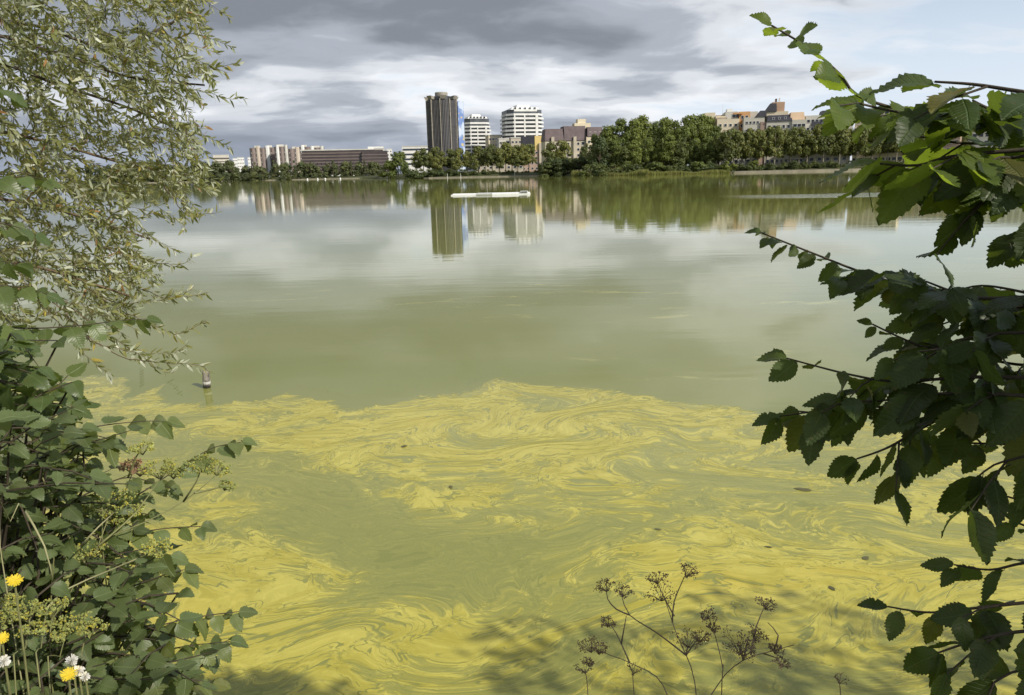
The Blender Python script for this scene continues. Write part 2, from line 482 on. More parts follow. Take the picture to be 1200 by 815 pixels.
val = M(t, 'ADD', val, M(t, 'MULTIPLY', A['amount'], 0.60))
# ragged outer edge
rag = M(t, 'ADD', A['inside'], M(t, 'MULTIPLY', M(t, 'SUBTRACT', NOISE(t, MAP(t, w3, (0.9, 1.4, 1)), 1.6, 7, 0.62), 0.5), 0.95))
edge_f = RANGE(t, M(t, 'ADD', rag, M(t, 'MULTIPLY', M(t, 'SUBTRACT', fil2, 0.5), 0.45)), -0.02, 0.10)
film = RANGE(t, val, 0.47, 0.72)
rim = M(t, 'MULTIPLY', RANGE(t, rag, 0.03, 0.45, 1.0, 0.0), edge_f)
film = M(t, 'MAXIMUM', film, M(t, 'MULTIPLY', rim, RANGE(t, val, 0.46, 0.58)))
# streaks drawn out along the flow, one beside the other
lay = NOISE(t, MAP(t, w4, (0.8, 1.9, 1), loc=(4, 8, 0)), 1.15, 2.0, 0.5)
str1 = M(t, 'SINE', M(t, 'MULTIPLY', lay, 120.0))
str2 = M(t, 'SINE', M(t, 'MULTIPLY', lay, 310.0))
streak = M(t, 'ADD', M(t, 'MULTIPLY', str1, 0.28), M(t, 'ADD', M(t, 'MULTIPLY', str2, 0.18), M(t, 'MULTIPLY', M(t, 'SUBTRACT', fil2, 0.5), 4.2)))
streak = RANGE(t, streak, -0.25, 0.95)
grain = NOISE(t, pos, 75.0, 3, 0.65)
# dark open seams where the mat has torn along the flow
line = RANGE(t, M(t, 'ABSOLUTE', M(t, 'SUBTRACT', crk, 0.5)), 0.002, 0.017, 1.0, 0.0)
line = M(t, 'MULTIPLY', line, RANGE(t, crk2, 0.42, 0.54))
line2 = RANGE(t, M(t, 'ABSOLUTE', M(t, 'SUBTRACT', crk2, 0.47)), 0.0, 0.014, 0.8, 0.0)
hole = RANGE(t, M(t, 'MULTIPLY', crk2, fil), 0.335, 0.36, 0.0, 0.9)
seam = M(t, 'MAXIMUM', M(t, 'MAXIMUM', line, M(t, 'MULTIPLY', line2, RANGE(t, crk, 0.48, 0.6))), hole)
mat_ = RANGE(t, M(t, 'ADD', val, M(t, 'MULTIPLY', M(t, 'SUBTRACT', streak, 0.5), 0.035)), 0.62, 0.68)
alpha = M(t, 'ADD', M(t, 'ADD', 0.17, M(t, 'MULTIPLY', film, 0.34)), M(t, 'MULTIPLY', M(t, 'SUBTRACT', streak, 0.35), 0.13))
alpha = M(t, 'ADD', alpha, M(t, 'MULTIPLY', mat_, 0.36))
alpha = M(t, 'ADD', alpha, M(t, 'MULTIPLY', M(t, 'SUBTRACT', grain, 0.5), 0.45), clamp=True)
alpha = M(t, 'MULTIPLY', alpha, M(t, 'SUBTRACT', 1.0, M(t, 'MULTIPLY', seam, 0.92)))
alpha = M(t, 'MULTIPLY', alpha, edge_f)
thickf = film
tone = NOISE(t, MAP(t, w3, (1, 2, 1)), 3.2, 6, 0.6)
scol = MIX(t, RANGE(t, tone, 0.35, 0.65), (0.40, 0.338, 0.040), (0.53, 0.46, 0.085))
scol = MIX(t, M(t, 'MULTIPLY', streak, 0.30), scol, (0.58, 0.52, 0.13))
scol = MIX(t, M(t, 'MULTIPLY', RANGE(t, grain, 0.52, 0.72), 0.5), scol, (0.30, 0.27, 0.05))
scol = MIX(t, M(t, 'MULTIPLY', M(t, 'SUBTRACT', 1.0, film), 0.6), scol, (0.42, 0.39, 0.12))
near_gold = RANGE(t, NOISE(t, MAP(t, fl, (0.5, 0.8, 1), loc=(2, 2, 0)), 1.2, 4), 0.45, 0.65)
scol = MIX(t, M(t, 'MULTIPLY', M(t, 'MULTIPLY', near_gold, RANGE(t, A['amount'], 0.1, 0.4)), 0.6), scol, (0.56, 0.41, 0.035))
scol = MIX(t, alpha, water_colour(t, pos), scol)
hgt = M(t, 'ADD', ripple_height(t, pos), M(t, 'ADD', M(t, 'MULTIPLY', alpha, 0.0010), M(t, 'MULTIPLY', M(t, 'MULTIPLY', fil, alpha), 0.0014)))
bmp = N(t, 'ShaderNodeBump', {'Height': hgt, 'Strength': 1.0, 'Distance': 1.0})
p = N(t, 'ShaderNodeBsdfPrincipled', {'Base Color': scol, 'Roughness': M(t, 'ADD', 0.035, M(t, 'MULTIPLY', alpha, 0.15)), 'IOR': 1.333, 'Normal': bmp.outputs[0], 'Specular IOR Level': 0.5})
t.links.new(p.outputs[0], out.inputs[0])
scum = mesh_obj('algae_scum', me, sm)
tag(scum, 'swirling yellow green algae scum floating on the lake by the bank', 'algae', kind='stuff')

# ------------------------------------------------------------------ buildings across the lake
def hz(px):
    return 202.8 - (px - 570) * 0.0224

GZ = 2.2
def site(px, D, rz=0.0):
    p = at_y(px, hz(px), D)
    return (p.x, D, GZ), -math.atan2(p.x, D) + rz

def top(px, py, D):
    return at_y(px, py, D).z - GZ

glass = surf('dark_window_glass', (0.035, 0.045, 0.06), 0.12, 0.4, 0.7, spec=0.6)
white_w = surf('white_render', (0.74, 0.73, 0.69), 0.8, 0.12, 0.15, bump=0.004)
offwhite_w = surf('offwhite_concrete', (0.58, 0.56, 0.50), 0.85, 0.16, 0.2, bump=0.004)
cream_w = surf('cream_render', (0.70, 0.61, 0.44), 0.85, 0.14, 0.15, bump=0.004)
beige_w = surf('beige_render', (0.52, 0.46, 0.36), 0.85, 0.16, 0.15, bump=0.004)
orange_w = surf('orange_render', (0.58, 0.33, 0.15), 0.85, 0.14, 0.15, bump=0.004)
pink_w = surf('salmon_brick', (0.40, 0.29, 0.23), 0.85, 0.2, 0.3, bump=0.004)
rose_w = surf('rose_taupe_panel', (0.25, 0.20, 0.18), .85, .2, .3)
sand_w = surf('sand_panel', (0.55, 0.47, 0.38), .85, .15, .3)
grey_w = surf('pale_grey_render', (0.56, 0.53, 0.45), 0.85, 0.14, 0.15, bump=0.004)
brown_p = surf('bronze_glass_band', (0.070, 0.050, 0.042), 0.25, 0.35, 0.08, spec=0.6)
brown_s = surf('bronze_metal_band', (0.17, 0.135, 0.12), 0.5, 0.2, 0.1)
slate_r = surf('slate_roof', (0.045, 0.045, 0.055), 0.55, 0.3, 0.6, bump=0.01)
mauve_r = surf('weathered_mauve_roof', (0.12, 0.085, 0.085), 0.6, 0.3, 0.5, bump=0.01)
tower_d = surf('dark_bronze_cladding', (0.046, 0.045, 0.050), 0.4, 0.25, 0.1)
tower_r = surf('bronze_mullion', (0.145, 0.138, 0.135), 0.55, 0.2, 0.2)
concrete = surf('raw_concrete', (0.34, 0.31, 0.26), 0.9, 0.25, 0.4, bump=0.01)
mural, t, out = new_mat('blue_cloud_mural')
tcn = N(t, 'ShaderNodeTexCoord')
c = MIX(t, RANGE(t, NOISE(t, MAP(t, tcn.outputs['Object'], (1, 1, 0.5)), 0.22, 3), 0.44, 0.58), (0.17, 0.27, 0.55), (0.58, 0.66, 0.80))
c = MIX(t, RANGE(t, NOISE(t, tcn.outputs['Object'], 0.35, 2), 0.60, 0.66), c, (0.62, 0.50, 0.25))
p = N(t, 'ShaderNodeBsdfPrincipled', {'Base Color': c, 'Roughness': 0.6})
t.links.new(p.outputs[0], out.inputs[0])

def ngon(r, n, rot=0.0, sx=1.0, sy=1.0):
    return [(r * sx * math.cos(rot + 2 * math.pi * k / n), r * sy * math.sin(rot + 2 * math.pi * k / n)) for k in range(n)]

_wcache = {}
def window_mesh(w, h, pane, frame):
    key = (round(w, 2), round(h, 2), pane.name, frame.name)
    if key not in _wcache:
        b = MB()
        fw = 0.10
        b.box(-w / 2, w / 2, -0.06, 0.02, fw, h - fw)                       # pane
        nf = len(b.f)
        b.box(-w / 2 - fw, w / 2 + fw, -0.16, 0.02, -0.02, fw - 0.02)            # sill
        b.box(-w / 2 - fw, -w / 2, -0.12, 0.02, fw, h - fw)
        b.box(w / 2, w / 2 + fw, -0.12, 0.02, fw, h - fw)
        b.box(-w / 2 - fw, w / 2 + fw, -0.12, 0.02, h - fw + .002, h)
        me = bpy.data.meshes.new('window')
        me.from_pydata(b.v, [], b.f)
        me.materials.append(pane); me.materials.append(frame)
        for i, pl_ in enumerate(me.polygons):
            pl_.material_index = 0 if i < nf else 1
        _wcache[key] = me
    return _wcache[key]

def windows(root, x0, x1, z0, z1, nx, nz, w, h, y=0.0, frame=None, rz=0.0, skip=0.0, ox=0.0, oy=0.0, pane=None):
    """a grid of windows on a wall whose face runs along local x at depth y (or turned by rz about ox, oy)"""
    me = window_mesh(w, h, pane or glass, frame or white_w)
    for i in range(nx):
        for k in range(nz):
            if skip and rnd.random() < skip:
                continue
            x = x0 + (x1 - x0) * (i + 0.5) / nx
            z = z0 + (z1 - z0) * (k + 0.25) / nz
            o = bpy.data.objects.new('window', me)
            cr_, sr_ = math.cos(rz), math.sin(rz)
            o.location = (ox + x * cr_ - y * sr_, oy + x * sr_ + y * cr_, z)
            o.rotation_euler = (0, 0, rz)
            link(o, root)

# --- tall ribbed tower
D = 560
loc, rz = site(521, D)
T = empty('office_tower', loc, 'tall dark bronze ribbed tower with flared concrete crown and blue painted shaft', 'tower', rz=rz)
r = span(505, 537.5, D) / 2
H = top(523, 118.5, D)
lobes = []
for k in range(48):
    a = 2 * math.pi * k / 48
    lobes.append(((r - 0.55 + 0.55 * abs(math.cos(2.5 * a + 0.3))) * math.cos(a), (r - 0.55 + 0.55 * abs(math.cos(2.5 * a + 0.3))) * math.sin(a)))
MB().prism(lobes, 7, H).build('facade', tower_d, T)
MB().prism(ngon(r * 0.86, 24), 0, 7).build('base', tower_d, T)
rib = None
for k in range(60):
    a = 2 * math.pi * k / 60
    if rib is None:
        b = MB(); b.box(-0.22, 0.22, -0.25, 0.1, 7.2, H - 0.5)
        rib = b.build('rib', tower_r, T)
        o = rib
    else:
        o = link(rib.copy(), T)
    rr = r - 0.55 + 0.55 * abs(math.cos(2.5 * a + 0.3)) + 0.05
    o.location = (rr * math.cos(a), rr * math.sin(a), 0)
    o.rotation_euler = (0, 0, a + math.pi / 2)
pm = None
for k in range(10):
    a = 2 * math.pi * (k + 0.5) / 10 - 0.1
    if pm is None:
        pm = MB().box(-0.3, 0.3, -0.6, 0.5, 5, H + .8).build('pillar', concrete, T); o = pm
    else:
        o = link(pm.copy(), T)
    o.location = ((r + .1) * math.cos(a), (r + .1) * math.sin(a), 0)
    o.rotation_euler = (0, 0, a + math.pi / 2)
MB().lathe([(r * 0.8, H), (r * 0.78, H + 2.5), (r * 0.55, H + 3.2)], 24).build('parapet', tower_d, T)
fm = None
for k in range(7):
    a = 2 * math.pi * (k + 0.35) / 7
    if fm is None:
        b = MB()
        b.v += [(-1.9, -.6, H + .6), (1.9, -.6, H + .6), (1.2, 5, H + .3), (-1.2, 5, H + .3), (-2.4, -1.9, H + 3.0), (2.4, -1.9, H + 3.0), (1.4, 5, H + 2.2), (-1.4, 5, H + 2.2)]
        b.f += [(0, 3, 2, 1), (4, 5, 6, 7), (0, 1, 5, 4), (1, 2, 6, 5), (2, 3, 7, 6), (3, 0, 4, 7)]
        fm = b.build('crown_flare', concrete, T); o = fm
    else:
        o = link(fm.copy(), T)
    o.location = ((r - .3) * math.cos(a), (r - .3) * math.sin(a), 0)
    o.rotation_euler = (0, 0, a + math.pi / 2)
Hc = top(523, 108.5, D)
MB().lathe([(r * 0.40, H), (r * 0.42, Hc - .6), (r * 0.40, Hc)], 20).build('crown_drum', concrete, T)
sx0 = span(521, 538.0, D); sx1 = span(521, 544, D)
Hs = top(540, 119, D)
MB().prism([(sx0, -4), (sx1, -3.2), (sx1 + .3, 2), (sx0, 2)], 3, Hs).build('painted_shaft', mural, T)
lz = MB().box(sx0 - 2.6, sx0, -3.2, 1.2, 0.0, 1.2).build('balcony', tower_d, T)
for k in range(15):
    o = lz if k == 0 else link(lz.copy(), T)
    o.location = (0, 0, 7 + k * (Hs - 12) / 14)

# --- white stepped apartment towers
def white_tower(px0, px1, pyt, pyr, D, label, seed, shoulder):
    pxc = (px0 + px1) / 2
    loc, rz = site(pxc, D, 0.25)
    B = empty('apartment_tower', loc, label, 'apartment tower', rz=rz)
    w = span(px0, px1, D) * 0.93
    Ht, Hr = top(pxc, pyt, D), top(pxc, pyr, D)
    dpt = w * 0.8
    x0, x1 = -w / 2, w / 2
    ch = w * 0.16
    def plan(g):
        return [(x0 + ch - g * .5, -dpt / 2 - g), (x1 - ch + g * .5, -dpt / 2 - g), (x1 + g, -dpt / 2 + ch - g * .5), (x1 + g, dpt / 2), (x0 - g, dpt / 2), (x0 - g, -dpt / 2 + ch - g * .5)]
    MB().prism(plan(0), 0, Hr).build('core', surf('balcony_grey_glass', (0.10, 0.11, 0.12), .4, .4, .3), B)  # grey glass core showing between the balconies
    nfl = int(round((Hr) / 3.0))
    fh = Hr / nfl
    bal = MB().prism(plan(1.5), 0, 1.45).build('balcony', white_w, B)
    for k in range(nfl):
        o = bal if k == 0 else link(bal.copy(), B)
        sc_ = 1.0 if k < nfl - shoulder else 1.0 - 0.055 * (k - nfl + shoulder + 1)
        o.location = (0, 0, k * fh + fh - 1.4)
        o.scale = (sc_, sc_, 1)
    # blank wall piers between the balconies
    rr_ = random.Random(seed)
    for (fx, fw) in ((-0.34, 0.03), (-0.06, 0.035), (0.27, 0.07)):
        MB().box(w * fx, w * (fx + fw), -dpt / 2 - 1.62, -dpt / 2 + .4, 0, Hr - 2.8 * shoulder * .8).build('wall_pier', white_w, B)
    for fy in (0.1,):
        MB().box(x1 - .3, x1 + 1.63, dpt * fy, dpt * (fy + .2), 0, Hr - 2.8 * shoulder * .6).build('wall_pier', white_w, B)
    MB().frustum(x0 * .82, x1 * .82, -dpt * .42, dpt * .4, Hr, (Hr * 2 + Ht) / 3 + 0.5, w * .06, w * .04, 1, 1).build('top_storey', white_w, B)
    MB().frustum(x0 * .42, x1 * .36, -dpt * .25, dpt * .3, (Hr * 2 + Ht) / 3 + 0.5, Ht, .5, .5, .5, .5).build('lift_housing', white_w, B)
    windows(B, x0 * .7, x1 * .7, Hr - .2, Hr + (Ht - Hr) * .45, 5, 1, 1.6, 1.5, -dpt * .42 - .02)
    return B
white_tower(545, 573.5, 134.5, 140, 640, 'white balconied apartment tower close beside the dark ribbed tower', 1, 3)
white_tower(592.5, 633.5, 124, 130, 600, 'white balconied apartment tower with flat lift housing, standing alone behind beige houses', 2, 2)

# --- long bronze office block
D = 760
loc, rz = site(404, D, -0.06)
B = empty('office_block', loc, 'long low brown glass office block with horizontal bands', 'office building', rz=rz)
w = span(356, 452, D); H = top(404, 175.5, D)
x0, x1 = -w / 2, w / 2
MB().frustum(x0 + 2, x1 - 2, 0, 24, 4, H - .6, 2.2, 3.0, 3.0, 1).build('facade', brown_p, B)
MB().box(x0 + 6, x1 - 10, 1.5, 20, 0, 4).build('base', white_w, B)
for k in range(7):
    f = k / 7
    z = 4.2 + (H - 5) * f
    MB().box(x0 + 1.0 + 2.2 * f, x1 - 1.0 - 3 * f, -0.7 + 3 * f, 23, z, z + 1.25).build('floor_band', brown_s, B)
MB().box(x0 + 3, x1 - 14, 2.2, 22, H - .59, H + .5).build('roof_edge', offwhite_w, B)
MB().box(x1 - 20, x1 - 4, 4, 18, H + .51, H + 2.6).build('plant_room', white_w, B)
MB().frustum(x0 + w * .70, x1 + 1.5, -3.2, 6, 3.9, H * .93, 1, 2, 1.5, 1).build('projecting_wing', brown_p, B)
for k in range(6):
    z = 4.4 + (H * .93 - 5.5) * k / 6
    MB().box(x0 + w * .70 - .3 + .15 * k, x1 + 1.9 - .35 * k, -3.7 + .25 * k, 5, z, z + 1.0).build('floor_band', brown_s, B)
for k in range(22):
    x = x0 + 4 + (w - 8) * k / 21
    MB().box(x - .12, x + .12, -.1, 1, 3.9, H * .55).build('mullion', brown_s, B)

# --- white and brown high-rise slabs, far left
def highrise(px0, px1, pyt, D, label, white_first, n):
    pxc = (px0 + px1) / 2
    loc, rz = site(pxc, D, 0.1)
    B = empty('residential_highrise', loc, label, 'apartment tower', rz=rz)
    w = span(px0, px1, D); H = top(pxc, pyt, D)
    MB().box(-w / 2, w / 2, 0, 14, 0, H - 1).build('wall', surf('taupe_panel', (0.19, 0.16, 0.145), 0.8, .2, .2), B)
    for k in range(n):
        cx = -w / 2 + w * (k + .5) / n
        ww = w / n
        b = MB()
        b.prism([(cx - ww * .36, .3), (cx - ww * .3, -1.6), (cx, -2.3), (cx + ww * .3, -1.6), (cx + ww * .36, .3)], 0, H + (1.2 if (k % 2 == 0) == white_first else -1.5))
        b.build('bay', [white_w, sand_w, offwhite_w][k % 3] if (k % 2 == 0) == white_first else rose_w, B)
        for fl in range(int(H / 6)):
            MB().box(cx - ww * .47, cx - ww * .37, -.7, .1, fl * 6 + 2, fl * 6 + 3.6).build('balcony', offwhite_w, B)
    MB().box(-w * .2, w * .2, 3, 10, H - .99, H + 1.8).build('roof_housing', offwhite_w, B)
    return B
highrise(298, 313, 172.5, 1000, 'brown and white striped slab with a pale rounded bay beside it, leftmost tall block', False, 3)
highrise(314, 326, 172, 1010, 'striped slab with one broad white rounded bay between two taupe slabs', True, 2)
highrise(326.5, 340, 171, 990, 'pale high-rise slab with pink and white vertical bays', True, 3)
highrise(342, 354, 173.5, 1030, 'taupe high-rise slab with white side bay next to the brown office block', False, 2)
highrise(355, 366, 171.3, 1100, 'cream high-rise rising just behind the corner of the brown office block', True, 2)
highrise(366.5, 382, 172.3, 1150, 'far white high-rise with uneven roofline behind the brown office block', True, 3)

def plain_block(name, px0, px1, pyt, D, label, wall, nx, nz, cat='building', rz_=0.0, roof=None, dpt=14, ww=1.6, wh=1.5):
    pxc = (px0 + px1) / 2
    loc, rz = site(pxc, D, rz_)
    B = empty(name, loc, label, cat, rz=rz)
    w = span(px0, px1, D); H = top(pxc, pyt, D)
    MB().box(-w / 2, w / 2, 0, dpt, -1.5, H).build('wall', wall, B)
    MB().box(-w / 2 - .25, w / 2 + .25, -.25, dpt + .25, H + .002, H + .6).build('roof_edge', roof or offwhite_w, B)
    if nx:
        windows(B, -w / 2, w / 2, 1, H, nx, nz, ww, wh, -0.01)
    return B, w, H
B, w, H = plain_block('apartment_block', 254, 270, 182, 1150, 'dim grey balconied block standing alone at the far left shore', grey_w, 0, 0, 'apartment block')
for k in range(8):
    MB().box(-w / 2 - .3, w / 2 + .3, -1.4, 0, 2 + k * (H - 3) / 8, 3.3 + k * (H - 3) / 8).build('balcony', brown_s if k % 2 else grey_w, B)
plain_block('apartment_block', 275.5, 280, 186, 1300, 'tiny white block, first of three far white blocks', white_w, 3, 6, 'apartment block')
plain_block('apartment_block', 281, 288, 185, 1250, 'tiny white block, middle one of three far white blocks', white_w, 4, 6, 'apartment block')
plain_block('apartment_block', 293, 299, 184.8, 1280, 'tiny white block beside the striped high-rise slabs', white_w, 3, 6, 'apartment block')
B, w, H = plain_block('office_building', 474, 507, 172, 640, 'low white office building with ribbon windows left of the ribbed tower', white_w, 0, 0, 'office building')
for k in range(4):
    MB().box(-w / 2 + .5, w / 2 - .5, -.08, .1, H - 3.2 - 4 * k, H - 1.6 - 4 * k).build('ribbon_window', glass, B)
plain_block('apartment_block', 437, 452, 174.5, 900, 'white stepped block peeking over the end of the brown office block', offwhite_w, 4, 5, 'apartment block')
plain_block('apartment_block', 455, 461, 175, 1000, 'narrow white block between the willow and the brown office block', white_w, 2, 7, 'apartment block')
plain_block('apartment_block', 574, 588, 159, 600, 'cream block tucked against the nearer white balconied tower', cream_w, 4, 6, 'apartment block', .2)
plain_block('apartment_block', 586, 602, 163, 575, 'pale low block with small roof boxes left of the solitary white tower', offwhite_w, 4, 5, 'apartment block', .15)
plain_block('apartment_block', 600, 616, 162, 560, 'beige low block in front of the solitary white tower', beige_w, 4, 5, 'apartment block', .1)

# --- house with dark roof and yellow gable
D = 520
loc, rz = site(624, D, 0.12)
B = empty('gabled_house', loc, 'beige house with dark sloping roof and bright yellow gable', 'house', rz=rz)
w = span(612, 637, D); H = top(624, 176, D); Ht = top(624, 159.5, D)
MB().box(-w / 2, w / 2, 0, 12, -1.5, H).build('wall', pink_w, B)
MB().prism([(-w * .42, 1.5), (w * .12, .8), (w * .12, 11), (-w * .42, 11)], H + .002, Ht - .3).build('roof', slate_r, B)
MB().prism([(w * .121, .5), (w * .5, .5), (w * .5, 11), (w * .121, 11)], H + .002, Ht).build('gable', surf('yellow_render', (0.66, 0.50, 0.20), .85, .1, .2), B)
MB().box(w * .30, w * .62, -1.2, 8, -1.4, top(624, 168, D)).build('stair_tower', beige_w, B)
windows(B, -w * .45, w * .28, 1, H, 4, 4, 1.3, 1.5, -.01)
windows(B, w * .32, w * .6, 2, H + 2, 1, 4, 1.2, 1.4, -1.21)

# --- beige residence with mauve mansard
D = 430
loc, rz = site(673, D, 0.22)
B = empty('mansard_residence', loc, 'beige residence with mauve mansard roof and pale chimney block', 'apartment block', rz=rz)
w = span(640, 704, D); H = top(672, 163, D); Ht = top(672, 149, D)
MB().box(-w / 2, w * .20, 0, 13, -1.5, H - 1).build('wall', beige_w, B)
MB().box(w * .20 + .01, w / 2, -1.5, 13, -1.5, H + 1).build('end_wall', cream_w, B)  # paler render than the main wall: sunlit face put into the colour
MB().frustum(-w / 2 - .3, -w * .18, -.4, 13, H - .9, Ht - .8, .8, .3, 2.2, 1).build('mansard_roof', mauve_r, B)
MB().frustum(-w * .175, w * .21, -.5, 13, H - .9, Ht + .6, .3, .3, 2.4, 1).build('mansard_roof', mauve_r, B)
MB().frustum(w * .215, w / 2 + .4, -1.9, 13, H + 1.1, Ht - .2, .4, 1.4, 1.8, 1).build('mansard_roof', mauve_r, B)
MB().box(w * .02, w * .30, 2.4, 9, Ht - 1, Ht + 2.2).build('roof_storey', cream_w, B)
MB().box(w * .08, w * .22, 3, 8, Ht + 2.201, top(672, 139.5, D)).build('chimney_block', cream_w, B)
for fx in (-.40, -.02):
    MB().box(w * fx, w * (fx + .05), -1.3, 1, -1.4, H + 1.2).build('stair_tower', beige_w, B)
windows(B, -w * .49, -w * .41, 1, H - 1, 1, 5, 1.3, 1.5, -.01)
windows(B, -w * .34, -w * .26, 1, H - 1, 1, 5, 1.3, 1.5, -.01)
windows(B, w * .04, w * .10, 1, H - 1, 1, 5, 1.3, 1.5, -.01)
windows(B, -w * .24, -w * .06, 1, H - 1, 2, 5, 1.3, 1.5, -.01)
windows(B, w * .21, w * .49, 1, H, 4, 5, 1.2, 1.5, -1.51)
windows(B, w * .10, w * .2, 1, H - 1, 1, 5, 1.6, 1.8, -.01)
windows(B, w * .23, w * .48, H + 1.1, Ht - .6, 3, 1, 1.1, 1.4, -1.0)

# --- cream and orange flats
D = 370
loc, rz = site(853, D, 0.12)
B = empty('terraced_flats', loc, 'cream and orange stepped flats with small square windows and roof terraces', 'apartment block', rz=rz)
s = lambda a: span(853, a, D)
H = top(853, 131, D)
MB().box(s(827), s(838), 3, 15, -1.5, top(830, 131.5, D)).build('wall', cream_w, B)
MB().box(s(838.05), s(848), 1, 15, -1.5, top(840, 136, D)).build('wall', cream_w, B)
MB().box(s(839), s(862), -2, .99, -1.5, top(850, 140, D)).build('wall', surf('pale_cream_render', (0.68, 0.60, 0.45), .85, .1, .2), B)
MB().box(s(848.05), s(861), 1, 15, -1.5, H).build('wall', offwhite_w, B)
MB().box(s(862.05), s(873), -1, 15, -1.5, top(865, 131.5, D)).build('wall', orange_w, B)
MB().box(s(855), s(866), -3.2, -1.4, top(858, 134.5, D), top(858, 132.8, D)).build('canopy', orange_w, B)
MB().box(s(873.05), s(882), 2, 15, -1.5, top(876, 131, D)).build('wall', grey_w, B)
MB().frustum(s(838.5), s(850), 0, 6, top(845, 139.9, D), top(845, 134.5, D), .2, .2, 2.5, 0).build('terrace_roof', surf('tan_roof', (0.30, 0.24, 0.17), .8), B)
MB().box(s(850), s(856), 3, 8, H + .01, H + 1.4).build('roof_housing', white_w, B)
windows(B, s(840), s(861), 2, top(850, 141, D), 4, 5, 1.1, 1.3, -2.01)
windows(B, s(863), s(872), 2, top(850, 133, D), 2, 6, 1.2, 1.7, -1.01)
windows(B, s(855.5), s(862), top(858, 139, D), top(858, 135, D), 2, 1, 1.8, 1.6, .99)
MB().tube([(s(846), 5, H - 1), (s(846), 5, H + 4)], [.06, .04]).build('aerial', grey_w, B)

# --- slate-roofed residence with stepped gables
D = 350
loc, rz = site(921, D, 0.1)
B = empty('slate_roofed_residence', loc, 'stepped grey residence with steep slate roofs, salmon stack and tall chimneys', 'apartment block', rz=rz)
s = lambda a: span(921, a, D)
z = lambda py: top(921, py + 0.0, D)
MB().box(s(874.5), s(896), 0, 14, -1.5, z(136)).build('wall', grey_w, B)
MB().frustum(s(886), s(898), -.3, 13, z(136) + .01, z(128.5), 2.2, .3, 1.0, 1).build('slate_roof', slate_r, B)
MB().box(s(892), s(897.5), -.6, 3, -1.4, z(142)).build('stair_tower', pink_w, B)
MB().box(s(898.05), s(924), -1, 14, -1.5, z(142)).build('wall', grey_w, B)
MB().frustum(s(898), s(924), -1.4, 10, z(142) + .01, z(134.5), .6, .3, 2.6, 1).build('slate_roof', slate_r, B)
MB().box(s(896), s(921), 5, 15, z(141), z(129.5)).build('upper_storey', cream_w, B)
MB().frustum(s(896), s(909), 4.5, 13, z(129.5) + .01, z(119.5), 2.6, .3, 1.0, 1).build('slate_roof', slate_r, B)
MB().box(s(904), s(917), 6, 13, z(129.5) + .01, z(118)).build('salmon_stack', surf('salmon_render', (0.50, 0.33, 0.23), .85, .15, .2), B)
MB().box(s(907), s(909), 7, 8.5, z(118), z(113.8)).build('chimney', surf('chimney_brick', (0.14, 0.11, 0.10), .8), B)
MB().box(s(911), s(912.2), 7, 8.5, z(118), z(113.0)).build('chimney', white_w, B)
MB().frustum(s(922), s(937), -.5, 12, z(141), z(132), .3, .5, 1.2, 1).build('attic_gable', surf('peach_render', (0.62, 0.45, 0.30), .85, .1, .2), B)
MB().box(s(924.05), s(938), -1.6, 12, -1.5, z(141.2)).build('wall', grey_w, B)
MB().box(s(938.05), s(957), 1, 14, -1.5, z(136.5)).build('wall', offwhite_w, B)
MB().frustum(s(944), s(954), .4, 5, z(149), z(140.5), .3, .3, .8, .5).build('slate_roof', slate_r, B)
MB().frustum(s(953), s(967), 1.5, 12, z(141), z(131), .8, 2.0, 1.5, 1).build('slate_roof', slate_r, B)
MB().box(s(957.05), s(985), 0, 14, -1.5, z(141)).build('wall', grey_w, B)
windows(B, s(899), s(923), 1, z(143), 5, 5, 1.1, 1.6, -1.01)
windows(B, s(925), s(937.5), 1, z(142), 3, 5, 1.6, 1.5, -1.61)
windows(B, s(939), s(956), 1, z(138), 4, 6, 1.2, 1.5, .99)
windows(B, s(958), s(984), 1, z(142), 5, 5, 1.2, 1.5, -.01)
windows(B, s(876), s(891), 1, z(137), 4, 6, .9, 1.3, -.01)
windows(B, s(904), s(920), z(140), z(131), 4, 1, 1.2, 1.3, 4.99)
windows(B, s(902), s(920), z(141), z(136), 3, 1, .9, 1.0, -.6)

# --- more flats further along the right-hand shore
plain_block('apartment_block', 1002, 1052, 128, 345, 'cream flats behind the elm leaves, next along from the slate roofs', cream_w, 9, 7, 'apartment block', -.1)
plain_block('apartment_block', 1060, 1115, 136, 335, 'brick-red flats behind the elm leaves on the right shore', pink_w, 9, 6, 'apartment block', -.1)
plain_block('apartment_block', 1122, 1200, 128, 330, 'long white flats behind the elm leaves on the right shore', white_w, 13, 7, 'apartment block', -.1)
plain_block('apartment_block', 1210, 1300, 132, 330, 'beige flats at the right end of the shore', beige_w, 13, 6, 'apartment block', -.1)
# --- low buildings that show between the tree trunks
plain_block('garden_pavilion', 751, 782, 180, 372, 'low cream pavilion showing between the big tree trunks', cream_w, 5, 2, 'pavilion', -.1, ww=1.0)
plain_block('garden_pavilion', 840, 884, 181, 350, 'low white pavilion showing under the row of plane trees', offwhite_w, 7, 1, 'pavilion', -.1)
plain_block('garden_pavilion', 888, 985, 178, 350, 'long grey ground floor wall behind the row of plane trees', grey_w, 12, 1, 'pavilion', -.1)
plain_block('garden_pavilion', 560, 612, 187, 505, 'low pale terrace building showing under the plane trees', beige_w, 8, 1, 'pavilion', 0)

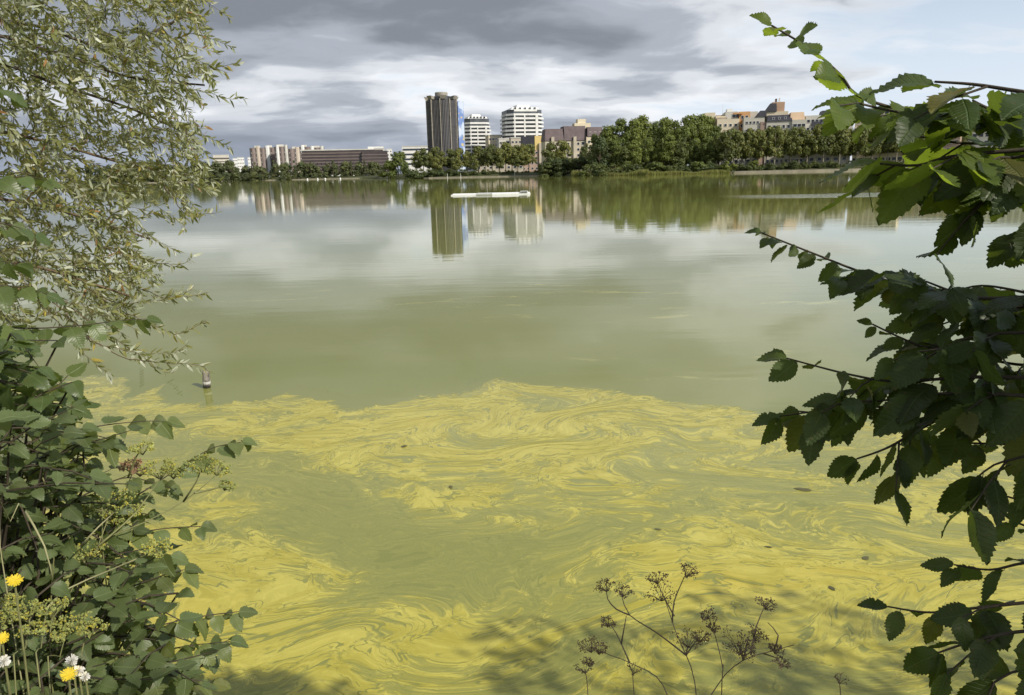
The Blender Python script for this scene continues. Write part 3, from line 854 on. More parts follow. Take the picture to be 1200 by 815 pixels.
# --- walls along the far water's edge
def shore_wall(pxa, pxb, name, label, mat, h, off, thick=0.6, z0=-0.3, n=24, cat='wall'):
    pts = []
    for i in range(n + 1):
        px = pxa + (pxb - pxa) * i / n
        x = at_y(px, hz(px), 330 if px > 660 else 450 if px > 470 else 700).x
        x = at_y(px, hz(px), shore_y(x)).x
        pts.append((x, shore_y(x) + off))
    b = MB()
    for (xa, ya), (xb, yb) in zip(pts[:-1], pts[1:]):
        k = len(b.v)
        for (x, y) in ((xa, ya), (xb, yb)):
            b.v += [(x, y, z0), (x, y, h), (x, y + thick, h), (x, y + thick, z0)]
        b.f += [(k, k + 4, k + 5, k + 1), (k + 1, k + 5, k + 6, k + 2), (k + 2, k + 6, k + 7, k + 3)]
    b.f += [(0, 1, 2, 3), tuple(len(b.v) - 4 + i for i in (3, 2, 1, 0))]
    o = b.build(name, mat)
    tag(o, label, cat)
stone_pale = surf('pale_edge_stone', (0.36, 0.32, 0.25), .9, .3, .3, bump=.01)
shore_wall(496, 648, 'embankment_wall', 'low pale stone embankment below the plane trees facing the raft', stone_pale, .62, -.8)
shore_wall(120, 428, 'embankment_wall', 'thin pale stone edge of the far shore under the striped high-rises', stone_pale, .8, -.8)
shore_wall(835, 1290, 'embankment_wall', 'pale stone embankment in front of the slate-roofed residence', stone_pale, .85, -.8)
p = at_y(719, 195, 352)
gw = MB()
gw.box(-11, 11, 0, .4, 0, 2.6); gw.box(-11.2, 11.2, -.06, .46, 2.602, 2.8)
o = gw.build('brick_wall', surf('red_brick_wall', (0.34, 0.19, 0.12), .9, .25, .8, bump=.01), loc=(p.x, p.y, 1.5))
tag(o, 'low red brick garden wall under the tall trees behind the reeds', 'wall')
o.rotation_euler.z = -.1

# ------------------------------------------------------------------ trees and bushes across the lake
bark = surf('grey_brown_bark', (0.16, 0.12, 0.085), .95, .4, 3, bump=.02, stretch=(1, 1, .3))
pale_bark = surf('pale_plane_bark', (0.34, 0.30, 0.22), .9, .4, 1.5, bump=.01, stretch=(1, 1, .4))
fol_plane = leaf_mat('plane_foliage', (0.145, 0.165, 0.058), (0.10, 0.10, 0.04), .22, .6, .7, (0.15, 0.14, 0.03), .06, spec=.25)
fol_tall = leaf_mat('tall_foliage', (0.140, 0.175, 0.052), (0.08, 0.10, 0.04), .22, .6, .7, (0.13, 0.15, 0.03), .05, spec=.25)
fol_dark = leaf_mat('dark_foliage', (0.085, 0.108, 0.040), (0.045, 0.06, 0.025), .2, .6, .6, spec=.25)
fol_bush = leaf_mat('bush_foliage', (0.125, 0.155, 0.045), (0.09, 0.11, 0.045), .22, .6, .7, spec=.25)
fol_far = leaf_mat('far_foliage', (0.105, 0.125, 0.062), (0.065, 0.08, 0.04), .2, .7, .7, spec=.2)

def crown_mesh(name, lobes, nface, size, seed, mat, flat=0.75):
    """leaf clumps spread through a set of lobes (cx, cy, cz, rx, rz)"""
    r_ = np.random.default_rng(seed)
    wts = np.array([l[3] ** 2 for l in lobes]); wts = wts / wts.sum()
    k = r_.choice(len(lobes), nface, p=wts)
    L = np.array(lobes)[k]
    u = r_.normal(size=(nface, 3)); u /= np.linalg.norm(u, axis=1)[:, None]
    rad = r_.uniform(0.30, 1.40, nface) ** 0.5
    # clumps: pull the faces of a lobe towards a few sub-centres
    c = np.stack([L[:, 0] + u[:, 0] * L[:, 3] * rad, L[:, 1] + u[:, 1] * L[:, 3] * rad, L[:, 2] + u[:, 2] * L[:, 4] * rad], 1)
    nrm = u * 1.1 + r_.normal(size=(nface, 3)) * 0.42 + np.array([0, 0, 0.25])
    nrm /= np.linalg.norm(nrm, axis=1)[:, None]
    a = np.cross(nrm, r_.normal(size=(nface, 3))); a /= np.linalg.norm(a, axis=1)[:, None]
    b = np.cross(nrm, a)
    s = size * r_.uniform(.55, 1.35, nface)[:, None]
    v = np.stack([c + a * s, c + b * s * flat, c - a * s * .9 + nrm * s * .25, c - b * s * flat], 1).reshape(-1, 3)
    f = np.arange(nface * 4).reshape(-1, 4)
    me = bpy.data.meshes.new(name)
    me.from_pydata(v.tolist(), [], f.tolist())
    me.materials.append(mat)
    return me

def trunk_mesh(name, h, r, limbs, seed, mat):
    q = random.Random(seed)
    b = MB()
    b.tube([(0, 0, -.6), (q.uniform(-.1, .1) * h * .1, 0, h * .3), (q.uniform(-.2, .2) * h * .1, q.uniform(-.1, .1), h * .62), (q.uniform(-.2, .2) * h * .1, 0, h * .9)], [r * 1.25, r, r * .7, r * .2], 7)
    for k in range(limbs):
        a = q.uniform(0, 6.28); z0 = h * q.uniform(.32, .6); L = h * q.uniform(.2, .34)
        b.tube([(0, 0, z0), (math.cos(a) * L * .5, math.sin(a) * L * .5, z0 + L * .55), (math.cos(a) * L * .9, math.sin(a) * L * .9, z0 + L * 1.1)], [r * .5, r * .32, r * .1], 5)
    me = bpy.data.meshes.new(name)
    me.from_pydata(b.v, [], b.f); me.materials.append(mat); me.shade_smooth()
    return me

def make_kind(n, h, wr, base, nl, nface, size, mat, tr_r, bmat, seed, cone=0.0):
    """n variants (crown, trunk) of a tree of unit kind: height h, crown radius wr, crown from base*h up"""
    res = []
    for i in range(n):
        q = random.Random(seed + i)
        lobes = []
        for k in range(nl):
            t_ = q.random()
            z_ = h * (base + .10 + (1 - base - .16) * t_)
            spread = wr * (1 - cone * t_) * (0.45 + 0.55 * math.sin(math.pi * min(1, t_ * .8 + .22)))
            a = q.uniform(0, 6.28)
            lr = wr * q.uniform(.22, .42) * (1 - .4 * cone * t_)
            d_ = max(0, spread - lr * .6) * math.sqrt(q.random())
            lobes.append((math.cos(a) * d_, math.sin(a) * d_, z_, lr, lr * q.uniform(.7, 1.0)))
        res.append((crown_mesh('crown', lobes, nface, size, seed + i, mat), trunk_mesh('trunk', h * .9, tr_r, 5, seed + i, bmat)))
    return res

K_plane = make_kind(5, 15, 4.6, .24, 26, 2600, .42, fol_plane, .26, pale_bark, 100)
K_tall = make_kind(5, 24, 6.4, .12, 40, 6000, .46, fol_tall, .40, bark, 200)
K_dark = make_kind(4, 15, 5.0, .06, 26, 2600, .44, fol_dark, .3, bark, 300)
K_round = make_kind(3, 9, 4.4, .02, 14, 1500, .42, fol_bush, .2, bark, 400)
K_far = make_kind(4, 11, 5.2, .0, 18, 1100, .65, fol_far, .2, bark, 500)
K_spire = make_kind(3, 16, 2.4, .08, 12, 600, .6, fol_far, .2, bark, 600, .75)
K_low = make_kind(4, 3.4, 2.6, -.1, 10, 650, .28, fol_dark, .06, bark, 700)
K_lowb = make_kind(3, 3.4, 2.6, -.1, 10, 650, .28, fol_bush, .06, bark, 800)

def ground_z(x, y):
    o = y - shore_y(x)
    return float(np.interp(o, [a for a, b in far], [b for a, b in far]))

def plant(kinds, px, py_top, D, name, label, cat, group, href, wide=1.0):
    p = at_y(px, hz(px), D)
    z0 = ground_z(p.x, D)
    hh = at_y(px, py_top, D).z - z0
    s_ = hh / href
    cr_, tr_ = kinds[rnd.randrange(len(kinds))]
    T = empty(name, (p.x, D, z0), label, cat, group, rz=rnd.uniform(0, 6.28))
    s_ *= 1.0
    for nm, me in (('crown', cr_), ('trunk', tr_)):
        o = bpy.data.objects.new(nm, me)
        o.scale = (s_ * wide, s_ * wide, s_)
        link(o, T)
    return T

j = lambda a: rnd.uniform(-a, a)
L1 = 'dark round-crowned plane tree on the embankment'
for px, py in ((489, 178), (497, 174), (504, 179), (511, 173), (519, 178), (529, 174.5), (539, 174), (548, 176), (561, 171), (569, 174), (577, 170), (585, 173), (593, 167), (600, 171), (607, 168), (614, 170), (620, 167)):
    plant(K_plane, px, py + j(1), 476 + j(9), 'plane_tree', L1 + (' before the low white offices' if px < 506 else ' before the ribbed tower' if px < 545 else ' before the nearer white tower' if px < 580 else ' before the low beige blocks'), 'tree', 'plane trees opposite the raft', 15, 0.95)
for px, py in ((556, 182), (605, 181), (535, 184), (586, 184), (512, 184)):
    plant(K_plane, px, py, 466 + j(3), 'plane_tree', 'shorter plane tree standing in front of the embankment row', 'tree', 'shorter plane trees before the embankment row', 15, 1.0)
plant(K_round, 467, 176.5, 520, 'willow_bush', 'big round light green bushy willow at the tip of the headland', 'tree', None, 9, .95)
plant(K_round, 455, 190, 515, 'willow_bush', 'lower round willow bush spilling to the water at the headland tip', 'tree', None, 9, 1.1)
plant(K_round, 476, 190, 500, 'willow_bush', 'small reddish green bush beside the headland willow', 'tree', None, 9, .8)
for px, py, lab in ((647, 168, 'small dark tree in front of the beige mansard residence, first of three'), (659, 164.5, 'rounded dark tree in front of the beige mansard residence, middle one'), (685, 167.5, 'slim dark tree at the pale end wall of the mansard residence')):
    plant(K_dark if px > 680 else K_plane, px, py, 385, 'garden_tree', lab, 'tree', None, 15, 1.0 if px < 680 else .8)
L2 = 'very tall broad green tree in the clump behind the reeds'
for px, py, wd in ((712, 146, 1), (726, 137, 1), (742, 140, .95), (752, 133.5, 1), (766, 143, .9), (778, 138, .95), (790, 142, .9), (804, 136, .95), (815, 132.5, 1), (827, 136, .95), (838, 146, .9), (697, 158, .8)):
    plant(K_tall, px, py, 362 + j(10), 'tall_tree', L2 + (', at the mansard residence end' if px < 735 else ', in its middle' if px < 795 else ', next to the orange flats'), 'tree', 'tall trees behind the reeds', 24, wd * .95)
L3 = 'mid-height dark tree under the tall clump behind the reeds'
for px, py in ((703, 162), (720, 164), (742, 163), (758, 160), (772, 168), (784, 158), (797, 160), (812, 164), (828, 160), (842, 158), (733, 172), (751, 172)):
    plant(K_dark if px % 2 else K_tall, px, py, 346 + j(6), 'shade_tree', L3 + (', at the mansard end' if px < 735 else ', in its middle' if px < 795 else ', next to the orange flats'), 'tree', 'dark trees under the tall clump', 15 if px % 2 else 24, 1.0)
L4 = 'clipped plane tree in the long even row before the slate-roofed residence'
px = 850
while px < 1230:
    L4 = 'clipped plane tree in the even shore row before the ' + ('cream and orange flats' if px < 885 else 'slate-roofed residence' if px < 985 else 'cream flats behind the elm leaves' if px < 1056 else 'red flats behind the elm leaves' if px < 1118 else 'white flats behind the elm leaves')
    plant(K_plane, px, 150.5 + (px - 850) * -.012 + j(2), 338 + j(2), 'row_plane_tree', L4, 'tree', 'row of plane trees on the right shore', 15, .82)
    px += 9.5
plant(K_dark, 1165, 150, 336, 'row_plane_tree', 'taller dark tree breaking the right shore row', 'tree', None, 15, 1)
L5 = 'small hazy tree in the belt along the far left shore'
px = 110
while px < 448:
    plant(K_far, px + j(3), 194.0 + j(4.5), 735 + j(12), 'belt_tree', L5 + (' behind the willow leaves' if px < 236 else ' before the small far blocks' if px < 298 else ' before the striped high-rises' if px < 354 else ' before the brown office block'), 'tree', 'tree belt on the far left shore', 11, 1.0)
    px += 5.5
for k in range(26):
    px = 240 + k * 8 + j(3)
    plant(K_far, px, 203 + j(2), 706 + j(5), 'belt_bush', 'low bush at the water edge of the far left shore', 'bush', 'bushes on the far left shore', 11, 1.2)
for px, py in ((322, 188), (346, 188), (365, 189), (391, 185), (412, 186), (428, 187), (300, 190), (275, 191), (255, 190)):
    plant(K_spire, px, py, 722, 'spire_tree', 'slender pointed tree rising above the far left belt', 'tree', 'pointed trees on the far left shore', 16, 1.25)
L6 = 'low dark shrub on the bank under the plane trees'
for k in range(46):
    px = 482 + k * 3.7 + j(1.5)
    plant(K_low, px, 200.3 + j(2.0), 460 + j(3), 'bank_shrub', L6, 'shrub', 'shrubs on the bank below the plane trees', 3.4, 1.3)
L7 = 'low dark shrub on the slope along the right shore'
px = 690
while px < 1230:
    plant(K_low if rnd.random() < .8 else K_lowb, px, 193.5 - (px - 760) * .012 + j(2.5), 333 + j(4), 'slope_shrub', L7 + (' under the tall clump' if px < 845 else ' under the even row of planes' if px < 985 else ' behind the elm leaves'), 'shrub', 'shrubs on the right shore slope', 3.4, 1.3)
    px += 4.4
for px, py in ((642, 188), (636, 195), (650, 197)):
    plant(K_lowb, px, py, 448, 'bank_shrub', 'rounded light green shrub by the end of the embankment wall', 'shrub', 'light shrubs by the embankment end', 3.4, 1.0)

# a hedge of undergrowth behind the tall clump closes the view between the trunks
for k in range(16):
    px = 696 + k * 9.5 + j(2)
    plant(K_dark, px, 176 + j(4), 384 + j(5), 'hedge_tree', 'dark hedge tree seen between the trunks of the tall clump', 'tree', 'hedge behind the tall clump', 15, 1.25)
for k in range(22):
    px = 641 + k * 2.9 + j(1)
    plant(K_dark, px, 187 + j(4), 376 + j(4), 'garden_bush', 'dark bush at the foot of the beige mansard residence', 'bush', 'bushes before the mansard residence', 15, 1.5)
# reed bed
r_ = np.random.default_rng(77)
n = 9000
pxs = r_.uniform(662, 856, n)
V = []; F = []
for i in range(n):
    px = pxs[i]
    bx_ = at_y(px, hz(px), 325).x
    yy = shore_y(bx_) + r_.uniform(-9, 4)
    x = at_y(px, hz(px), yy).x
    env = 0.55 + 0.45 * math.sin(px * .11) * math.sin(px * .043 + 1)
    if px > 760: env *= .62
    hgt = (0.9 + 1.9 * env) * r_.uniform(.6, 1.15)
    a = r_.uniform(0, 6.28); w_ = .10 * r_.uniform(.6, 1.3)
    lx, ly = r_.normal(0, .25, 2)
    k = len(V)
    V += [(x - w_ * math.cos(a), yy - w_ * math.sin(a), -.2), (x + w_ * math.cos(a), yy + w_ * math.sin(a), -.2),
          (x + lx * .4 + w_ * .8 * math.cos(a), yy + ly * .4 + w_ * .8 * math.sin(a), hgt * .6), (x + lx * .4 - w_ * .8 * math.cos(a), yy + ly * .4 - w_ * .8 * math.sin(a), hgt * .6), (x + lx, yy + ly, hgt)]
    F += [(k, k + 1, k + 2, k + 3), (k + 3, k + 2, k + 4)]
reed = leaf_mat('reed_blades', (0.15, 0.18, 0.065), (0.15, 0.13, 0.06), .3, .6, .8, (0.22, 0.19, 0.09), .10, spec=.2)
o = pydata('reed_bed', V, F, reed)
tag(o, 'pale green reed bed at the water edge below the tall trees', 'reeds', kind='stuff')

# ------------------------------------------------------------------ white raft on the lake
white_paint = surf('white_raft_paint', (0.80, 0.80, 0.78), .5, .1, 1.0)
D = 75.5
pa, pb = at_water(529.5, 229.6), at_water(621.5, 227.6)
cen = (pa + pb) / 2
vec = pb - pa
L = vec.length
Rf = empty('floating_raft', (cen.x, cen.y, 0), 'long flat white floating raft with low deck in the middle of the lake', 'raft', rz=math.atan2(vec.y, vec.x))
MB().box(-L / 2, L / 2, -1.1, 1.1, -.1, .12).build('hull', white_paint, Rf)
MB().box(-L * .17, L / 2 - .05, -.8, .9, .122, .23).build('deck', white_paint, Rf)
MB().box(-L / 2 + .1, L * .02, .2, 1.0, .1221, .20).build('side_pontoon', white_paint, Rf)
MB().box(-L * .18, L * .02, -1.14, -.7, .05, .22).build('fender', surf('grey_rubber', (.5, .5, .48), .8), Rf)
MB().box(L * .375, L * .47, -1.0, .8, .232, .36).build('locker', white_paint, Rf)
MB().box(L * .385, L * .46, -1.14, -1.0, .18, .36).build('locker_door', surf('dark_grey', (.2, .2, .19), .8), Rf)  # dark grey panel on the locker front
for f in (-.38, -.05, .33, .49):
    MB().tube([(L * f, .9, .2), (L * f, .9, 1.0)], [.025, .02], 6).build('mooring_pole', concrete, Rf)
# small white marker buoys off the far left shore
bm_ = MB().lathe([(.05, -.3), (.42, -.05), (.5, .25), (.38, .6), (.12, .85)], 10)
b0 = None
for px, py in ((360, 212.4), (372, 212.2), (398.5, 211.8), (381, 212.2), (444, 210.6)):
    p = at_y(px, hz(px), 640)
    if b0 is None:
        b0 = bm_.build('marker_buoy', white_paint, smooth=True); o = b0
        tag(b0, 'small white marker buoy floating off the far left shore', 'buoy', 'marker buoys off the far shore')
    else:
        o = link(b0.copy())
    o.location = (p.x, p.y, 0); o.scale = (1.5, 1.5, 1.5)
# pale posts standing along the far edge
p0 = None
for px in (524.5, 540, 603, 1042, 1068):
    Dp = 448 if px < 660 else 318
    p = at_y(px, hz(px), Dp)
    if p0 is None:
        p0 = MB().tube([(0, 0, -.5), (0, 0, 2.6)], [.14, .11], 7).build('mooring_post', white_w); o = p0
        tag(p0, 'slim pale mooring post at the foot of the far embankment', 'post', 'mooring posts at the far shore')
    else:
        o = link(p0.copy())
    o.location = (p.x, p.y - 1.6, 0)
# wooden stake standing in the scum near the bank
pw = at_water(242.5, 454.5)
St = empty('wooden_stake', (pw.x, pw.y, 0), 'weathered wooden stake standing in the water just off the scum edge', 'stake')
stake_m = surf('weathered_wood', (0.30, 0.27, 0.23), .9, .6, 14, col2=(.07, .055, .05), bump=.006, stretch=(1, 1, .5))
b = MB()
r0 = .043
b.lathe([(r0, -.6), (r0 * 1.02, .02), (r0 * .95, .07), (r0 * 1.06, .11), (r0 * .93, .16), (r0 * 1.0, .205), (r0 * .8, .222), (r0 * .3, .228)], 10)
o = b.build('stake_post', stake_m, St)
o.rotation_euler = (0.05, 0.07, 0)
MB().lathe([(r0 * 1.10, .055), (r0 * 1.13, .07), (r0 * 1.10, .085)], 10).build('rope_band', surf('pale_rope', (.55, .53, .5), .9), o)
MB().lathe([(r0 * 1.04, .003), (r0 * 1.08, .02), (r0 * 1.02, .035)], 10).build('wet_collar', surf('wet_wood', (.035, .03, .025), .3), o)

# ------------------------------------------------------------------ near vegetation: leaf blades
def blade_mesh(name, seed, ln=1.0, wid=0.62, teeth=9, fold=0.25, curl=0.18, mat=None, asym=0.06, holes=True, kind='elm'):
    """one toothed leaf, base at origin, axis +Y, face +Z; length ln, folded along the midrib"""
    q = random.Random(seed)
    n = teeth
    v, f, uv = [], [], []
    def half(t_):
        if kind == 'heart':
            return wid * .5 * (math.sin(math.pi * min(1, t_ ** .62)) ** .75) * (1 - .10 * t_)
        return wid * .5 * (math.sin(math.pi * t_ ** .80) ** .82)
    cur = lambda t_: -curl * t_ * t_ + .03 * math.sin(t_ * 7 + seed)
    ys = [i / n for i in range(n + 1)]
    mids = []
    for t_ in ys:
        mids.append(len(v)); v.append((0.02 * math.sin(4 * t_ + seed), t_, cur(t_))); uv.append((0, t_))
    for sgn in (-1, 1):
        edge = []
        for i, t_ in enumerate(ys):
            w_ = half(min(.999, max(.001, t_))) * (1 + sgn * asym)
            w_ *= q.uniform(.93, 1.06)
            if holes and q.random() < .06: w_ *= .72
            ins = len(v); v.append((sgn * w_ * .55, t_ + .015, cur(t_) + w_ * .55 * fold)); uv.append((sgn * w_ * .55, t_))
            # tooth pointing forward
            out_ = len(v); v.append((sgn * w_, min(1.0, t_ + .035) if 0 < i < n else t_, cur(t_) + w_ * fold - .05 * w_ + .02 * math.sin(i * 1.7 + seed)))
            uv.append((sgn * w_, t_))
            notch = None
            if i < n:
                t2 = t_ + .72 / n
                w2 = half(min(.999, t2)) * (1 + sgn * asym) * .90
                notch = len(v); v.append((sgn * w2, t2 - .02, cur(t2) + w2 * fold - .045 * w2)); uv.append((sgn * w2, t2))
            edge.append((ins, out_, notch))
        for i in range(n):
            a, b_, c_ = edge[i]
            a2, b2, _ = edge[i + 1]
            fs = [(mids[i], a, a2, mids[i + 1]), (a, b_, c_, a2), (a2, c_, b2)]
            for q_ in fs:
                f.append(q_ if sgn > 0 else tuple(reversed(q_)))
    # stalk
    k = len(v)
    v += [(-.008, -.10, .0), (.008, -.10, .0), (.012, .02, .0), (-.012, .02, .0)]
    uv += [(0, 0)] * 4
    f.append((k, k + 1, k + 2, k + 3))
    me = bpy.data.meshes.new(name)
    me.from_pydata([(x * ln, y * ln, z_ * ln) for x, y, z_ in v], [], f)
    ul = me.uv_layers.new(name='UVMap')
    for lp in me.loops:
        ul.data[lp.index].uv = uv[lp.vertex_index]
    if mat: me.materials.append(mat)
    me.shade_smooth()
    return me

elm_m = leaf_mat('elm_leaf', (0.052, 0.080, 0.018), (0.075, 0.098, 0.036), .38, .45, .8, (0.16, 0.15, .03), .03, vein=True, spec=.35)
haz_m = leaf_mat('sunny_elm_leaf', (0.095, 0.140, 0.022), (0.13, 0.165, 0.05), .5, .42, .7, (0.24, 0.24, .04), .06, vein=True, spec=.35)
sap_m = leaf_mat('sapling_leaf', (0.118, 0.152, 0.050), (0.155, 0.18, 0.085), .30, .48, .6, (0.14, 0.15, .03), .03, vein=True)
lim_m = leaf_mat('lime_leaf', (0.098, 0.138, 0.042), (0.135, 0.168, 0.08), .34, .40, .4, (0.22, 0.22, .05), .05, vein=True)
twig_m = surf('dark_twig_bark', (0.065, 0.050, 0.030), .85, .4, 40, bump=.001)
elm_bark = surf('furrowed_elm_bark', (0.11, 0.085, 0.06), .95, .5, 6, bump=.015, stretch=(1, 1, .25))

ELM = [blade_mesh('leaf', 10 + i, 1, .58 + .06 * (i % 3), 11, .06 + .13 * (i % 4), .04 + .13 * (i % 3), elm_m) for i in range(8)]
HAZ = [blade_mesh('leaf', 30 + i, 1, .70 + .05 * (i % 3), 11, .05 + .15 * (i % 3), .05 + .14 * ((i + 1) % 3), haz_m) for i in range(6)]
SAP = [blade_mesh('leaf', 50 + i, 1, .78 + .06 * (i % 3), 9, .15 + .10 * (i % 3), .10 + .12 * (i % 3), sap_m, kind='heart') for i in range(6)]
LIM = [blade_mesh('leaf', 70 + i, 1, .86 + .05 * (i % 3), 9, .12 + .08 * (i % 3), .12 + .10 * (i % 3), lim_m, kind='heart') for i in range(5)]

def frame(p, axis, nrm, s):
    a = axis.normalized()
    n_ = nrm - a * nrm.dot(a)
    if n_.length < 1e-4: n_ = a.orthogonal()
    n_.normalize()
    x = a.cross(n_)
    m = Matrix((x, a, n_)).transposed().to_4x4()
    return Matrix.Translation(p) @ m @ Matrix.Scale(s, 4)

def smooth_path(pts, step=.03):
    """Catmull-Rom through (Vector, size) control points, resampled"""
    P = [Vector(p) for p in pts]
    res = []
    for i in range(len(P) - 1):
        p0, p1, p2, p3 = P[max(i - 1, 0)], P[i], P[i + 1], P[min(i + 2, len(P) - 1)]
        n_ = max(2, int((p2 - p1).length / step))
        for k in range(n_):
            u = k / n_
            res.append((.5 * ((2 * p1) + (p2 - p0) * u + (2 * p0 - 5 * p1 + 4 * p2 - p3) * u * u + (3 * p1 - p0 - 3 * p2 + p3) * u ** 3), i + u))
    res.append((P[-1], len(P) - 1.0))
    return res

def spray(owner, pts, sizes, meshes, r0, r1, gap, droop, up, name='branch', leaf_from=0.0, tip=True, mat=None, seed=0, rootpath=None):
    """a leafy branch: tube along pts (world), alternate leaves as objects; returns the branch"""
    q = random.Random(seed)
    path = smooth_path(pts, .009)
    if rootpath:
        path = [(Vector(a), 0.0) for a in rootpath] + path
    L = len(path)
    b = MB()
    b.tube([p for p, _ in path], [r0 + (r1 - r0) * (i / (L - 1)) ** .7 for i in range(L)], 6)
    br = b.build(name, mat or twig_m, owner, smooth=True)
    acc, side = 0.0, 1
    for i in range(1, L):
        p, u = path[i]
        seg = (p - path[i - 1][0])
        if u <= leaf_from: continue
        acc += seg.length
        k = min(int(u), len(sizes) - 2); fr = u - k
        sz = sizes[k] * (1 - fr) + sizes[k + 1] * fr
        if acc > gap * sz * (1.0 if gap < .3 else 1.05):
            acc = 0.0
            side = -side
            t_ = seg.normalized()
            lat = t_.cross(Vector((0, 0, 1)))
            lat = lat.normalized() if lat.length > .05 else Vector((1, 0, 0))
            d_ = droop * q.uniform(.5, 1.5)
            ax_l = lat * side * q.uniform(.6, 1.1) + t_ * q.uniform(.2, .7) + Vector((0, 0, -1)) * d_ + Vector((q.gauss(0, .22), q.gauss(0, .22), q.gauss(0, .16)))
            nr = Vector((0, 0, up)) + Vector((q.gauss(0, .4), q.gauss(-.25, .45), q.gauss(0, .3))) + lat * side * .25
            o = bpy.data.objects.new('leaf', meshes[q.randrange(len(meshes))])
            s_ = sz * q.uniform(.78, 1.18)
            o.matrix_world = frame(p + ax_l.normalized() * s_ * .10, ax_l, nr, s_)
            C.objects.link(o); o.parent = br
    if tip:
        t_ = (path[-1][0] - path[-3][0]).normalized() + Vector((0, 0, -.3 * droop))
        o = bpy.data.objects.new('leaf', meshes[q.randrange(len(meshes))])
        o.matrix_world = frame(path[-1][0], t_, Vector((q.gauss(0, .3), -.4, up)), sizes[-1])
        C.objects.link(o); o.parent = br
    return br

# ------------------------------------------------------------------ elm reaching in from the right
TR = Vector((2.85, -0.75, 0.75))
elm = empty('elm_tree', (0, 0, 0), 'elm with dark toothed leaves reaching over the water from the right bank', 'tree')
b = MB()
b.tube([TR - Vector((0, 0, .3)), TR + Vector((.02, .05, .6)), TR + Vector((-.05, .1, 1.6)), TR + Vector((.1, .0, 2.2)), TR + Vector((.25, -.1, 2.8)), TR + Vector((.5, -.2, 3.4))], [.17, .14, .11, .08, .05, .02], 10)
for (dx_, dy_, z0, z1) in ((-.5, .6, 1.5, 2.5), (1.4, -.3, 2.0, 3.2), (.3, -1.3, 2.1, 3.4), (-.6, -.5, 2.2, 3.0), (2.1, .7, 1.9, 3.1), (2.6, -.9, 2.4, 3.6), (1.1, .3, 2.0, 3.0)):
    b.tube([TR + Vector((0, 0, z0)), TR + Vector((dx_ * .5, dy_ * .5, z0 * .5 + z1 * .5)), TR + Vector((dx_, dy_, z1))], [.06, .04, .015], 7)
b.build('trunk', elm_bark, elm, smooth=True)

